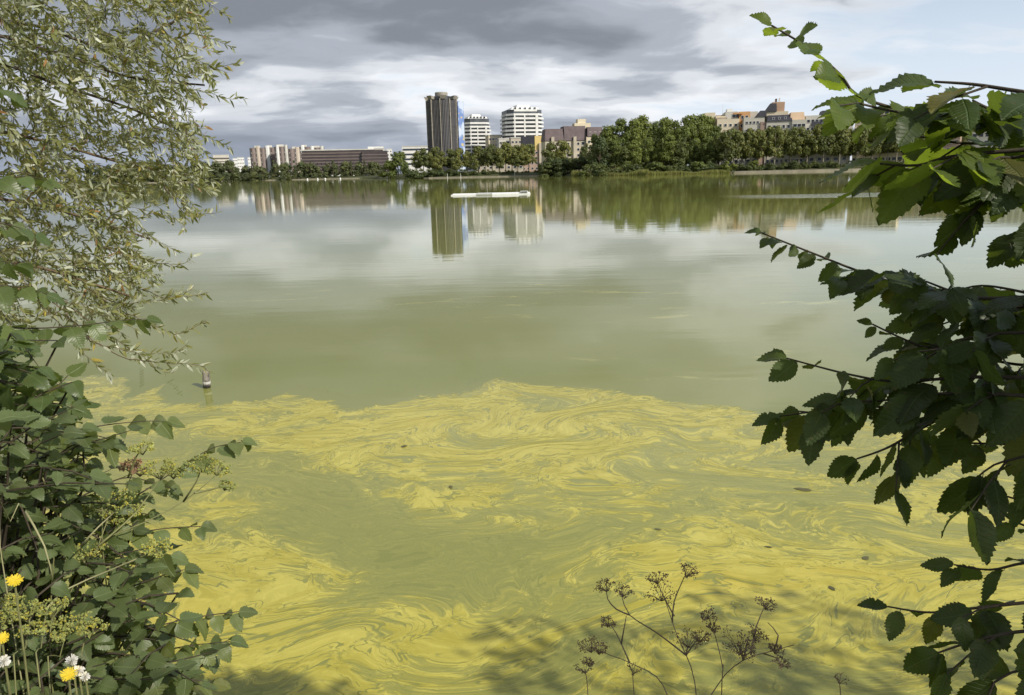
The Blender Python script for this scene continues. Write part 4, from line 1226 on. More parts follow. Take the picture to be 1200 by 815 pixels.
BR = [  # points (px, py, metres from the eye), leaf length at each point (m), leaves, gap, droop, up, leaf_from
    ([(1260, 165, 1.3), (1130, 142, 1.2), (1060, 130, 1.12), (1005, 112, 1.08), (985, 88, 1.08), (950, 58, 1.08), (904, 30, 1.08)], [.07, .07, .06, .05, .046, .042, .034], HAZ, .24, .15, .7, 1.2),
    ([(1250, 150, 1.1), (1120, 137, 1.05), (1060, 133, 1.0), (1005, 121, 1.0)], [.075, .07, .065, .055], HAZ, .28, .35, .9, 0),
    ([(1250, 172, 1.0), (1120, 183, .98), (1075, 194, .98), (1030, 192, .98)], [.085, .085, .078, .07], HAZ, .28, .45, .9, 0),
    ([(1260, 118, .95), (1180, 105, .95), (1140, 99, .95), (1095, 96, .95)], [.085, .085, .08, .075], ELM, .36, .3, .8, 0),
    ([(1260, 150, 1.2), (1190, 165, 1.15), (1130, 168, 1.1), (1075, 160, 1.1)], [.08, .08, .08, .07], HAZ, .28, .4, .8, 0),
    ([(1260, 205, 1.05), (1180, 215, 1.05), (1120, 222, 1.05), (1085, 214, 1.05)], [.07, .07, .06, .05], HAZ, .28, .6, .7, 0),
    ([(1260, 190, 1.0), (1200, 205, 1.0), (1160, 230, 1.0), (1135, 250, 1.0)], [.08, .075, .07, .06], ELM, .42, .8, .5, 0),
    ([(1260, 235, 1.0), (1215, 255, 1.0), (1192, 275, 1.0)], [.08, .07, .055], ELM, .42, .8, .5, 0),
    ([(1270, 130, 1.15), (1220, 128, 1.1), (1170, 130, 1.05), (1140, 118, 1.0)], [.085, .085, .08, .07], ELM, .36, .3, .8, 0),
    ([(1270, 175, 1.05), (1220, 180, 1.0), (1160, 190, 1.0), (1115, 200, 1.0)], [.085, .085, .08, .075], ELM, .36, .5, .7, 0),
    ([(1250, 345, 1.3), (1160, 350, 1.25), (1090, 343, 1.22), (1015, 321, 1.22), (950, 296, 1.22), (892, 273, 1.22)], [.085, .08, .075, .058, .042, .030], ELM, .29, .55, .7, 0),
    ([(1100, 346, 1.22), (1070, 325, 1.2), (1035, 325, 1.18)], [.085, .085, .075], ELM, .34, .35, .9, .2),
    ([(1150, 350, 1.25), (1125, 345, 1.2), (1085, 330, 1.15)], [.08, .08, .07], ELM, .40, .7, .7, .2),
    ([(1260, 365, 1.25), (1200, 360, 1.2), (1150, 365, 1.2), (1105, 380, 1.2)], [.085, .08, .075, .065], ELM, .36, .55, .7, 0),
    ([(1260, 415, 1.25), (1150, 407, 1.22), (1090, 408, 1.2), (1060, 398, 1.2), (1022, 380, 1.2)], [.085, .085, .07, .045, .026], ELM, .40, .55, .7, 0),
    ([(1260, 395, 1.15), (1190, 390, 1.15), (1130, 398, 1.12), (1085, 420, 1.1)], [.085, .08, .08, .07], ELM, .36, .6, .7, 0),
    ([(1260, 445, 1.15), (1150, 442, 1.12), (1050, 447, 1.12), (1000, 440, 1.12), (955, 429, 1.12), (922, 420, 1.12)], [.085, .08, .075, .07, .06, .05], ELM, .38, .5, .7, 0),
    ([(1260, 498, 1.2), (1130, 486, 1.2), (1050, 477, 1.2), (970, 481, 1.2), (915, 488, 1.2)], [.085, .08, .08, .07, .055], ELM, .36, .6, .7, 0),
    ([(1250, 470, 1.1), (1170, 462, 1.1), (1090, 462, 1.1), (1030, 470, 1.1), (985, 470, 1.1)], [.085, .085, .085, .075, .06], ELM, .36, .6, .7, 0),
    ([(1110, 486, 1.2), (1080, 502, 1.18), (1040, 525, 1.15), (1004, 538, 1.15)], [.075, .075, .07, .06], ELM, .50, 1.2, .3, .2),
    ([(1070, 480, 1.2), (1068, 500, 1.18), (1066, 522, 1.16)], [.07, .075, .075], ELM, .6, 1.4, .2, .3),
    ([(1000, 479, 1.2), (990, 480, 1.18), (985, 482, 1.16)], [.06, .07, .075], ELM, .8, 1.8, .1, .8),
    ([(1270, 425, 1.3), (1200, 428, 1.28), (1140, 420, 1.25), (1095, 430, 1.25)], [.08, .08, .075, .065], ELM, .36, .7, .7, 0),
    ([(1270, 470, 1.3), (1210, 515, 1.28), (1150, 520, 1.25), (1100, 515, 1.25)], [.08, .08, .075, .065], ELM, .36, .8, .6, 0),
    ([(1270, 360, 1.35), (1210, 345, 1.3), (1150, 335, 1.3), (1110, 345, 1.3)], [.08, .08, .075, .065], ELM, .36, .6, .7, 0),
    ([(1260, 515, 1.1), (1200, 535, 1.1), (1165, 545, 1.1), (1145, 560, 1.1)], [.09, .085, .08, .08], ELM, .40, 1.1, .4, 0),
    ([(1260, 560, 1.2), (1210, 585, 1.2), (1180, 582, 1.2), (1158, 572, 1.2)], [.05, .045, .04, .03], ELM, .42, .5, .7, 0),
    ([(1260, 610, 1.2), (1215, 618, 1.2), (1190, 612, 1.2), (1172, 600, 1.2)], [.05, .05, .04, .035], ELM, .42, .5, .7, 0),
    ([(1260, 655, 1.2), (1200, 660, 1.2), (1160, 668, 1.2), (1118, 662, 1.2)], [.06, .06, .055, .05], ELM, .40, .6, .7, 0),
    ([(1260, 700, 1.15), (1150, 712, 1.15), (1090, 718, 1.15), (1040, 711, 1.15)], [.07, .065, .055, .045], ELM, .40, .5, .8, 0),
    ([(1260, 745, 1.1), (1200, 740, 1.1), (1140, 752, 1.1), (1100, 765, 1.1)], [.075, .07, .065, .06], ELM, .40, .7, .7, 0),
    ([(1260, 800, 1.1), (1200, 785, 1.1), (1165, 800, 1.1)], [.075, .075, .07], ELM, .40, .7, .7, 0),
]
SIDE = {'E': [], 'H': []}
side_b = MB()
qs = random.Random(77)
def group_of(py):
    return 0 if py < 300 else 1 if py < 420 else 2 if py < 545 else 3 if py < 680 else 4

def side_leaves(path, sz, lv, droop, up, every=.055):
    """short leafy shoots along a bare run of branch"""
    acc = 0.0; sd_ = 1
    for a_, b_ in zip(path[:-1], path[1:]):
        n_ = max(1, int((b_ - a_).length / .02))
        for m_ in range(n_):
            acc += (b_ - a_).length / n_
            if acc < every: continue
            acc = 0.0; sd_ = -sd_
            p = a_.lerp(b_, m_ / n_)
            t_ = (b_ - a_).normalized(); lat = t_.cross(Vector((0, 0, 1))).normalized()
            d_ = (lat * sd_ * .8 + t_ * .5 + Vector((qs.gauss(0, .25), qs.gauss(0, .25), qs.gauss(.05, .35)))).normalized()
            Ls = sz * qs.uniform(.9, 2.0)
            side_b.tube([p, p + d_ * Ls * .5 + Vector((0, 0, .004)), p + d_ * Ls], [.0018, .0013, .0008], 5, cap=False)
            for q_ in range(4):
                l2 = d_.cross(Vector((0, 0, 1))).normalized() * (1 if q_ % 2 else -1)
                ax_ = l2 * .8 + d_ * .6 + Vector((qs.gauss(0, .2), qs.gauss(0, .2), -droop * qs.uniform(.4, 1.3)))
                SIDE['H' if lv is HAZ else 'E'].append(frame(p + d_ * Ls * (.3 + .24 * q_), ax_, Vector((qs.gauss(0, .4), qs.gauss(-.25, .45), up + qs.gauss(0, .3))), sz * qs.uniform(.7, 1.1)))

BOUGHS = []
for g_ in range(5):
    ends = [at_r(*pts[0]) for (pts, *_) in BR if pts[0][0] > 1200 and group_of(pts[0][1]) == g_]
    cen = sum(ends, Vector()) / len(ends)
    A = Vector((TR.x, TR.y, min(3.3, max(1.5, cen.z + .15 - .1 * g_))))
    E_ = cen.lerp(A, .16)
    ctl = [A, A.lerp(E_, .3) + Vector((qs.gauss(0, .05), qs.gauss(0, .05), .10)), A.lerp(E_, .65) + Vector((qs.gauss(0, .06), qs.gauss(0, .06), .07)), E_]
    bp = [p for p, _ in smooth_path(ctl, .05)]
    n_ = len(bp)
    MB().tube(bp, [.026 - .019 * (i / (n_ - 1)) for i in range(n_)], 8).build('bough', elm_bark, elm, smooth=True)
    side_leaves(bp[n_ // 5:], .068, HAZ if g_ == 0 else ELM, .5, .8, .05)
    BOUGHS.append(bp)
for k, (pts, sizes, lv, gap, droop, up, lf) in enumerate(BR):
    P = [at_r(*a) for a in pts]
    root = None
    if pts[0][0] > 1200:
        bp = BOUGHS[group_of(pts[0][1])]
        fr = qs.uniform(.52, .98)
        i0 = int(fr * (len(bp) - 1))
        A, T0 = bp[i0], (bp[i0] - bp[i0 - 2]).normalized()
        gap_ = (P[0] - A).length
        c1 = A + T0 * gap_ * .35 + Vector((qs.gauss(0, .03), qs.gauss(0, .03), qs.gauss(0, .03)))
        c2 = P[0] - (P[1] - P[0]).normalized() * gap_ * .30
        root = [A * (1 - u) ** 3 + c1 * 3 * u * (1 - u) ** 2 + c2 * 3 * u * u * (1 - u) + P[0] * u ** 3 for u in [i / 9 for i in range(9)]]
        side_leaves(root[2:], .062, lv, .5, .8)
    sizes = [s_ * (.92 if lv is HAZ else .84) for s_ in sizes]
    spray(elm, P, sizes, lv, .0045 if root else .003, .0012, gap * 1.0, droop, up, leaf_from=lf, seed=900 + k, rootpath=root)
    # short side shoots fill the spray
    path = smooth_path(P, .02)
    acc = 0.0; sd_ = 1
    for i in range(1, len(path)):
        p, u = path[i]
        seg = p - path[i - 1][0]
        acc += seg.length
        kk = min(int(u), len(sizes) - 2); sz = sizes[kk] * (1 - u + kk) + sizes[kk + 1] * (u - kk)
        if u <= lf + .3 or sz < .052 or acc < .068: continue
        acc = 0.0; sd_ = -sd_
        t_ = seg.normalized(); lat = t_.cross(Vector((0, 0, 1)))
        lat = lat.normalized() if lat.length > .05 else Vector((1, 0, 0))
        d_ = (lat * sd_ * .7 + t_ * .7 + Vector((qs.gauss(0, .2), qs.gauss(0, .2), qs.gauss(-.12, .25)))).normalized()
        Ls = sz * qs.uniform(.7, 1.5)
        side_b.tube([p, p + d_ * Ls * .5 + Vector((0, 0, .004)), p + d_ * Ls], [.0016, .0012, .0008], 5, cap=False)
        for m_ in range(3):
            pp = p + d_ * Ls * (.35 + .32 * m_)
            l2 = d_.cross(Vector((0, 0, 1))).normalized() * (1 if m_ % 2 else -1)
            ax_ = l2 * .8 + d_ * .6 + Vector((0, 0, -droop * qs.uniform(.4, 1.3))) + Vector((qs.gauss(0, .2), qs.gauss(0, .2), 0))
            nr = Vector((qs.gauss(0, .4), qs.gauss(-.25, .45), up + qs.gauss(0, .3)))
            SIDE['H' if lv is HAZ else 'E'].append(frame(pp, ax_, nr, sz * qs.uniform(.6, 1.0)))
side_b.build('side_shoot', twig_m, elm, smooth=True)['kind'] = 'stuff'

def merged_leaves(name, parent, mats, mesh_list, seed):
    """leaves past the count of single ones, joined into one part"""
    r_ = random.Random(seed)
    data = []
    for me in mesh_list:
        co = np.empty(len(me.vertices) * 3); me.vertices.foreach_get('co', co)
        uvs = np.empty(len(me.loops) * 2); me.uv_layers[0].data.foreach_get('uv', uvs)
        data.append((co.reshape(-1, 3), [tuple(p.vertices) for p in me.polygons], uvs))
    V, F, U, base = [], [], [], 0
    for m_ in mats:
        co, fs, uvs = data[r_.randrange(len(data))]
        A = np.array(m_)
        V.append(co @ A[:3, :3].T + A[:3, 3])
        F += [tuple(i + base for i in f) for f in fs]
        U.append(uvs); base += len(co)
    me = bpy.data.meshes.new(name)
    me.from_pydata(np.concatenate(V).tolist(), [], F)
    ul = me.uv_layers.new(name='UVMap')
    ul.data.foreach_set('uv', np.concatenate(U))
    me.materials.append(mesh_list[0].materials[0])
    me.shade_smooth()
    o = mesh_obj(name, me, None, parent)
    o['kind'] = 'stuff'
    return o

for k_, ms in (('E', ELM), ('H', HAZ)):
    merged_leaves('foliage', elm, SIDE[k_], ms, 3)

def leaf_cloud(name, parent, cen, rad, n, size, mesh_list, seed, mat, hollow=.3, label=None):
    """many leaves as one mesh: the part of a crown that nobody could count"""
    r_ = np.random.default_rng(seed)
    u = r_.normal(size=(n, 3)); u /= np.linalg.norm(u, axis=1)[:, None]
    rr = (hollow + (1 - hollow) * r_.random(n)) ** .5
    c = np.array(cen) + u * rr[:, None] * np.array(rad)
    return leaves_at(name, parent, c, size, seed, mat)

def leaves_at(name, parent, c, size, seed, mat, wid=.62, droop=.5, axis=None, lw=None, curl=.15, up=.8):
    """simple pointed blades (6 corners) at the points c"""
    r_ = np.random.default_rng(seed)
    n = len(c)
    a = r_.normal(size=(n, 3)) + np.array([0, 0, -droop]) if axis is None else axis + r_.normal(size=(n, 3)) * .25
    a /= np.linalg.norm(a, axis=1)[:, None]
    nn = r_.normal(size=(n, 3)) * .7 + np.array([0, 0, up])
    nn -= a * (nn * a).sum(1)[:, None]; nn /= np.linalg.norm(nn, axis=1)[:, None]
    x = np.cross(a, nn)
    s = (size if np.ndim(size) else np.full(n, size)) * r_.uniform(.7, 1.25, n)
    s = s[:, None]
    w = wid * .5 * r_.uniform(.8, 1.2, n)[:, None] * s
    bend = nn * (-curl) * s
    v = np.stack([c, c + a * s * .32 - x * w + nn * w * .3, c + a * s * .32 + x * w + nn * w * .3,
                  c + a * s * .68 - x * w * .8 + bend * .45 + nn * w * .2, c + a * s * .68 + x * w * .8 + bend * .45 + nn * w * .2, c + a * s + bend], 1).reshape(-1, 3)
    k = np.arange(n)[:, None] * 6
    f = (k + np.array([[0, 2, 1]])).tolist() + (k + np.array([[1, 2, 4, 3]])).tolist() + (k + np.array([[3, 4, 5]])).tolist()
    me = bpy.data.meshes.new(name)
    me.from_pydata(v.tolist(), [], f)
    me.materials.append(mat)
    o = mesh_obj(name, me, None, parent)
    o['kind'] = 'stuff'
    return o

CR = [((2.3, .1, 3.22), (.42, .28, .26), 560), ((2.5, -.15, 3.35), (.6, .40, .40), 1100), ((4.9, -.15, 3.9), (.85, .30, .42), 480), ((6.1, 0, 4.0), (.6, .30, .42), 330),
      ((3.7, -2.6, 4.7), (1.3, .8, .9), 1300), ((5.6, -2.9, 5.4), (1.3, .9, 1.0), 1000)]
for k, (cen, rad, n) in enumerate(CR):
    leaf_cloud('crown', elm, cen, rad, n, .085, None, 40 + k, elm_m)

# ------------------------------------------------------------------ willow reaching in from the left
wil_m = leaf_mat('willow_leaf', (0.195, 0.205, 0.090), (0.38, 0.40, 0.30), .25, .42, .6, (0.36, 0.29, .07), .05)
wil_b = leaf_mat('willow_leaf_olive', (0.135, 0.155, 0.055), (0.30, 0.33, 0.22), .25, .42, .6, (0.26, 0.13, .06), .05)
wil_tw = surf('willow_twig', (0.15, 0.105, 0.06), .8, .35, 20, bump=.002)
WT = Vector((-6.9, 2.6, .3))
willow = empty('willow_tree', (0, 0, 0), 'grey green narrow-leaved willow overhanging the water from the left bank', 'tree')
b = MB()
b.tube([WT - Vector((0, 0, .6)), WT + Vector((.15, .2, .9)), WT + Vector((.35, .5, 2.0)), WT + Vector((.5, .8, 3.4)), WT + Vector((.8, 1.2, 5.2))], [.34, .27, .22, .15, .06], 10)
b.build('trunk', elm_bark, willow, smooth=True)
LIMBS = [
    [(-190, 40, 6.1), (-60, 22, 5.6), (40, 30, 5.4), (130, 55, 5.3), (215, 20, 5.3)],
    [(-190, 60, 5.8), (-40, 38, 5.4), (60, 60, 5.2), (150, 90, 5.2), (240, 100, 5.2)],
    [(-190, 90, 5.9), (-30, 70, 5.2), (70, 100, 5.0), (160, 130, 5.0), (225, 160, 5.0)],
    [(-190, 190, 5.9), (-60, 150, 5.3), (50, 165, 5.1), (140, 190, 5.0), (220, 205, 5.0)],
    [(-190, 250, 5.9), (-60, 230, 5.2), (40, 240, 5.0), (120, 262, 4.9), (175, 280, 4.9)],
    [(-190, 320, 5.6), (-60, 300, 5.0), (30, 310, 4.8), (100, 330, 4.7), (160, 350, 4.7)],
    [(-190, 10, 6.3), (-50, -30, 5.9), (60, -40, 5.7), (160, -30, 5.6), (230, -20, 5.6)],
]
WISP = [[(170, 82, 5.1), (215, 88, 5.1), (250, 78, 5.1), (281, 76, 5.1)], [(170, 110, 5.1), (220, 105, 5.1), (262, 115, 5.1), (290, 117, 5.1)], [(180, 150, 5.0), (215, 160, 5.0), (243, 148, 5.0)],
        [(150, 195, 5.0), (195, 205, 5.0), (215, 236, 4.9), (217, 268, 4.9)], [(190, 215, 4.9), (215, 248, 4.9), (238, 250, 4.9), (255, 251, 4.9)], [(120, 290, 4.8), (165, 302, 4.8), (205, 312, 4.8), (227, 300, 4.8)],
        [(90, 310, 4.8), (140, 328, 4.8), (190, 348, 4.7), (243, 343, 4.7)], [(100, 335, 4.7), (140, 355, 4.7), (185, 352, 4.7), (225, 340, 4.7)], [(110, 345, 4.7), (165, 375, 4.6), (205, 390, 4.6), (243, 376, 4.6)],
        [(60, 340, 4.6), (130, 395, 4.5), (190, 416, 4.5), (222, 402, 4.5)], [(60, 350, 4.6), (110, 400, 4.4), (160, 412, 4.4), (178, 430, 4.4), (205, 438, 4.4)], [(100, 395, 4.4), (150, 420, 4.4), (190, 425, 4.4), (232, 428, 4.4), (243, 434, 4.4)],
        [(30, 330, 4.7), (70, 380, 4.5), (100, 415, 4.4), (130, 440, 4.4)]]
q = random.Random(3)
def in_poly(x, y, poly):
    c_ = False
    n_ = len(poly)
    for i in range(n_):
        x1, y1 = poly[i]; x2, y2 = poly[(i + 1) % n_]
        if (y1 > y) != (y2 > y) and x < (x2 - x1) * (y - y1) / (y2 - y1) + x1: c_ = not c_
    return c_
BODY = [(-170, -90), (238, -60), (228, 20), (234, 55), (222, 75), (236, 100), (226, 125), (215, 142), (238, 158), (226, 185), (232, 205), (205, 225), (178, 245), (186, 268), (165, 285), (172, 310), (150, 335), (150, 360), (120, 375), (80, 370), (20, 372), (-170, 385)]
GAPS = [(40, 12, 14, 7), (85, 40, 14, 8), (25, 135, 14, 9), (130, 150, 14, 9), (60, 200, 12, 7), (185, 95, 12, 9), (175, 20, 10, 12), (140, 22, 14, 9), (190, 60, 18, 12), (65, 112, 17, 12), (112, 72, 16, 20), (150, 130, 14, 12), (112, 95, 12, 12), (205, 120, 20, 8), (160, 175, 22, 8), (10, 325, 16, 14), (50, 330, 14, 10), (85, 345, 12, 10), (200, 55, 12, 14), (165, 232, 14, 8)]
npos, nlimb, tubes = [], [], {i: [] for i in range(len(LIMBS))}
tipsets = {i: [] for i in range(len(LIMBS))}      # (path points) that carry leaves
for i, pts in enumerate(LIMBS):
    P = [at_r(*a) for a in pts]
    P = [WT + Vector((.45, .7, max(1.2, min(4.5, P[0].z - .3))))] + P
    path = [p for p, _ in smooth_path(P, .06)]
    for p in path: npos.append(p); nlimb.append(i)
    tubes[i].append((path, .040 if i not in (5, 4) else .03, .006))
for w_ in WISP:
    P = [at_r(*a) for a in w_]
    path = [p + Vector((q.gauss(0, .006), q.gauss(0, .006), q.gauss(0, .006))) for p, _ in smooth_path(P, .04)]
    i = nlimb[min(range(len(npos)), key=lambda k: (npos[k] - P[0]).length)]
    for p in path: npos.append(p); nlimb.append(i)
    tubes[i].append((path, .005, .0012)); tipsets[i].append(path[len(path) // 3:])
targets = []
while len(targets) < 1080:
    x, y = q.uniform(-160, 245), q.uniform(-80, 385)
    if not in_poly(x, y, BODY): continue
    if any(((x - gx) / rx) ** 2 + ((y - gy) / ry) ** 2 < 1 for gx, gy, rx, ry in GAPS): continue
    if x < 0 and q.random() < .5: continue
    targets.append(at_r(x, y, q.uniform(4.35, 6.0)))
arr = np.array([tuple(p) for p in npos])
rest = [np.array(tuple(p)) for p in targets]
dmin = [np.linalg.norm(arr - t_, axis=1).min() for t_ in rest]
for ti in np.argsort(dmin):
    tp = Vector(rest[ti])
    dd = np.linalg.norm(arr - rest[ti], axis=1) + 0.25 * np.maximum(0, arr[:, 0] - rest[ti][0])   # grow outwards, to the right
    k = int(dd.argmin())
    p0 = Vector(arr[k]); i = nlimb[k]
    L = (tp - p0).length
    if L < .05: continue
    m_ = p0.lerp(tp, .5) + Vector((0, 0, .10 * L)) + Vector((q.gauss(0, .05), q.gauss(0, .05), q.gauss(0, .05))) * L
    ext = (tp - p0).normalized() * .10 + Vector((.10, 0, -.10))
    path = [p for p, _ in smooth_path([p0, m_, tp, tp + ext], .05)]
    arr = np.vstack([arr, [tuple(p) for p in path[1:]]]); nlimb += [i] * (len(path) - 1)
    tubes[i].append((path, .0025 + .004 * min(1, L), .0010)); tipsets[i].append(path[max(0, len(path) - 15):])
rng = np.random.default_rng(8)
for i in tubes:
    b = MB()
    for path, ra, rb in tubes[i]:
        n_ = len(path)
        b.tube(path, [ra + (rb - ra) * (k / (n_ - 1)) ** .6 for k in range(n_)], 5 if ra > .01 else 3, cap=False)
    br = b.build('branch', elm_bark if i in (0, 1, 2) else wil_tw, willow, smooth=True)
    cs, axs = [], []
    for path in tipsets[i]:
        for a_, b_ in zip(path[:-1], path[1:]):
            t_ = (b_ - a_); ln = t_.length; t_ = t_.normalized() if ln > 1e-6 else Vector((1, 0, 0))
            for k in range(max(1, int(ln / .0088))):
                u = Vector((rng.normal(), rng.normal(), rng.normal()))
                sd = (u - t_ * u.dot(t_)).normalized()
                cs.append(tuple(a_.lerp(b_, rng.random())))
                axs.append(tuple(t_ * .75 + sd * .75 + Vector((0, 0, -.15))))
    cs = np.array(cs); axs = np.array(axs)
    half_ = rng.random(len(cs)) < .6
    for sel, mt in ((half_, wil_m), (~half_, wil_b)):
        leaves_at('foliage', br, cs[sel], .054, 60 + i, mt, wid=.24, axis=axs[sel], curl=.12, up=.3)

# ------------------------------------------------------------------ shrubs on the near bank, lower left
from mathutils.bvhtree import BVHTree
bv = BVHTree.FromPolygons([Vector(v) for v in gv], gf)
def ground_at(x, y):
    hit = bv.ray_cast(Vector((x, y, 9)), Vector((0, 0, -1)))
    return hit[0].z if hit[0] is not None else 0.0

def shrub(name, label, base, hero, fill, meshes, seed, nfill, rr, fsize, stem_mat=None, cat='shrub'):
    """hero: twigs by pixel with single leaves; fill: polygon in pixels that is packed with short leafy twigs"""
    q = random.Random(seed)
    S = empty(name, (0, 0, 0), label, cat)
    B0 = Vector(base)
    b = MB()
    mats = []
    for k in range(9):
        e_ = B0 + Vector((q.uniform(-.5, .25), q.uniform(-.2, .4), q.uniform(.5, 1.0)))
        b.tube([B0 + Vector((q.uniform(-.15, .15), q.uniform(-.1, .1), -.2)), B0.lerp(e_, .5) + Vector((0, 0, .12)), e_], [.009, .006, .003], 6)
    for k, (pts, sizes, gap, droop, up) in enumerate(hero):
        P = [at_r(*a) for a in pts]
        root = None
        A = B0 + Vector((0, 0, max(-.1, min(1.5, (P[0].z - B0.z) * .4))))
        bulge = Vector((q.gauss(-.05, .10), q.gauss(0, .10), q.uniform(.02, .12)))
        root = [B0.lerp(P[0], u) + bulge * math.sin(math.pi * u) + Vector((0, 0, .25 * math.sin(math.pi * u) * (P[0].z - B0.z) / 2)) for u in [i / 10 for i in range(10)]]
        for i in range(2, 9):
            for m_ in range(5):
                pp = root[i].lerp(root[i + 1], q.random())
                ax_ = Vector((q.gauss(0, 1), q.gauss(0, 1), q.gauss(-.3, .5)))
                mats.append(frame(pp + ax_.normalized() * .02, ax_, Vector((q.gauss(.1, .4), q.gauss(-.2, .4), 1)), fsize * q.uniform(.7, 1.15)))
        spray(S, P, [s_ * .86 for s_ in sizes], meshes, .0038, .0010, gap * 1.1, droop, up, 'branch', seed=seed * 50 + k, rootpath=root, mat=stem_mat)
    n = 0
    xs_ = [a for a, _ in fill] or [0]; ys_ = [b_ for _, b_ in fill] or [0]
    while n < nfill:
        x, y = q.uniform(min(xs_), max(xs_)), q.uniform(min(ys_), max(ys_))
        if not in_poly(x, y, fill): continue
        n += 1
        p = at_r(x, y, q.uniform(*rr))
        d_ = Vector((q.uniform(-.2, 1), q.uniform(-.4, .5), q.uniform(-.35, .6))).normalized()
        L = q.uniform(.10, .24)
        path = [p - d_ * L * .6, p - d_ * L * .1 + Vector((0, 0, .01)), p + d_ * L * .4]
        b.tube([path[0] + (B0 - path[0]) * .12] + path, [.003, .0025, .002, .001], 4, cap=False)
        for k in range(5):
            u = k / 4
            pp = path[0].lerp(path[2], u)
            sd = d_.cross(Vector((0, 0, 1))).normalized() * (1 if k % 2 else -1)
            ax_ = sd * .9 + d_ * .5 + Vector((q.gauss(0, .25), q.gauss(0, .25), q.gauss(-.30, .25)))
            mats.append(frame(pp, ax_, Vector((q.gauss(.1, .4), q.gauss(-.35, .4), 1)), fsize * q.uniform(.65, 1.15)))
    b.build('stem', stem_mat or twig_m, S, smooth=True)
    if mats: merged_leaves('foliage', S, mats, meshes, seed)
    return S

HERO_D = [
    ([(10, 530, 2.1), (60, 510, 2.1), (120, 499, 2.1), (165, 494, 2.1), (196, 494, 2.1)], [.075, .075, .07, .065, .055], .36, .5, .9),
    ([(110, 610, 2.2), (170, 575, 2.2), (215, 545, 2.2), (250, 525, 2.2), (284, 518, 2.2)], [.07, .065, .06, .06, .05], .38, .5, .9),
    ([(80, 770, 2.0), (150, 745, 2.0), (200, 730, 2.0), (240, 722, 2.0), (280, 717, 2.0)], [.075, .07, .065, .06, .055], .30, .6, .9),
    ([(80, 800, 2.0), (160, 772, 2.0), (215, 758, 2.0), (270, 752, 2.0)], [.075, .07, .065, .055], .30, .6, .9),
    ([(60, 660, 2.1), (130, 632, 2.1), (190, 620, 2.1), (236, 617, 2.1)], [.07, .065, .06, .05], .34, .5, .9),
    ([(90, 720, 2.0), (150, 690, 2.0), (190, 675, 2.0), (216, 668, 2.0)], [.075, .07, .065, .055], .34, .6, .9),
    ([(60, 600, 2.1), (110, 575, 2.1), (150, 560, 2.1), (200, 572, 2.1)], [.07, .065, .055, .045], .40, .5, .9),
    ([(70, 700, 2.0), (120, 665, 2.0), (170, 650, 2.0), (200, 652, 2.0)], [.075, .07, .065, .06], .34, .6, .9),
    ([(20, 700, 1.9), (60, 660, 1.9), (110, 640, 1.9), (140, 610, 1.9)], [.08, .075, .07, .06], .34, .6, .9),
    ([(30, 560, 2.0), (60, 540, 2.0), (90, 520, 2.0), (128, 520, 2.0)], [.075, .07, .065, .06], .36, .5, .9),
    ([(100, 790, 1.9), (170, 785, 1.9), (215, 795, 1.9), (250, 800, 1.9)], [.075, .07, .06, .05], .32, .6, .9),
    ([(40, 620, 2.2), (90, 610, 2.2), (130, 600, 2.2), (175, 603, 2.2)], [.07, .065, .06, .05], .36, .6, .9),
]
FILL_D = [(-60, 500), (60, 490), (110, 520), (120, 570), (150, 600), (165, 650), (190, 690), (180, 740), (210, 770), (235, 840), (-60, 850)]
shrub('elm_sapling', 'dark green leafy elm shrub growing from the bank below the willow', (-1.55, 1.55, .55), HERO_D, FILL_D, SAP, 5, 300, (1.75, 2.35), .048)
HERO_L = [
    ([(-40, 420, 2.3), (10, 425, 2.3), (50, 440, 2.3), (84, 462, 2.3)], [.085, .08, .075, .065], .32, .6, .8),
    ([(-40, 380, 2.4), (30, 385, 2.4), (90, 382, 2.4), (140, 376, 2.4), (172, 374, 2.4)], [.08, .075, .07, .065, .055], .34, .5, .8),
    ([(-40, 340, 2.3), (0, 335, 2.3), (30, 338, 2.3), (55, 345, 2.3)], [.08, .075, .07, .06], .30, .6, .8),
    ([(-40, 260, 2.4), (0, 262, 2.4), (25, 268, 2.4), (42, 275, 2.4)], [.075, .07, .065, .055], .34, .6, .8),
    ([(-40, 205, 2.4), (0, 210, 2.4), (30, 207, 2.4), (55, 212, 2.4)], [.075, .07, .06, .05], .36, .5, .8),
    ([(-40, 100, 2.2), (-10, 103, 2.2), (8, 107, 2.2), (16, 112, 2.2)], [.06, .055, .05, .045], .5, .4, .8),
    ([(-30, 470, 2.2), (20, 465, 2.2), (50, 470, 2.2), (85, 478, 2.2)], [.085, .08, .075, .065], .32, .7, .8),
    ([(-30, 300, 2.35), (-5, 305, 2.35), (20, 310, 2.35)], [.075, .07, .06], .36, .6, .8),
    ([(-30, 440, 2.1), (20, 450, 2.1), (60, 455, 2.1), (80, 440, 2.1)], [.08, .08, .07, .06], .36, .7, .8),
]
FILL_L = [(-60, 395), (20, 395), (60, 430), (75, 470), (60, 505), (-60, 510)]
shrub('lime_sapling', 'light green broad-leaved sapling climbing in front of the willow', (-1.95, 1.35, .6), HERO_L, FILL_L, LIM, 6, 44, (2.0, 2.5), .060)

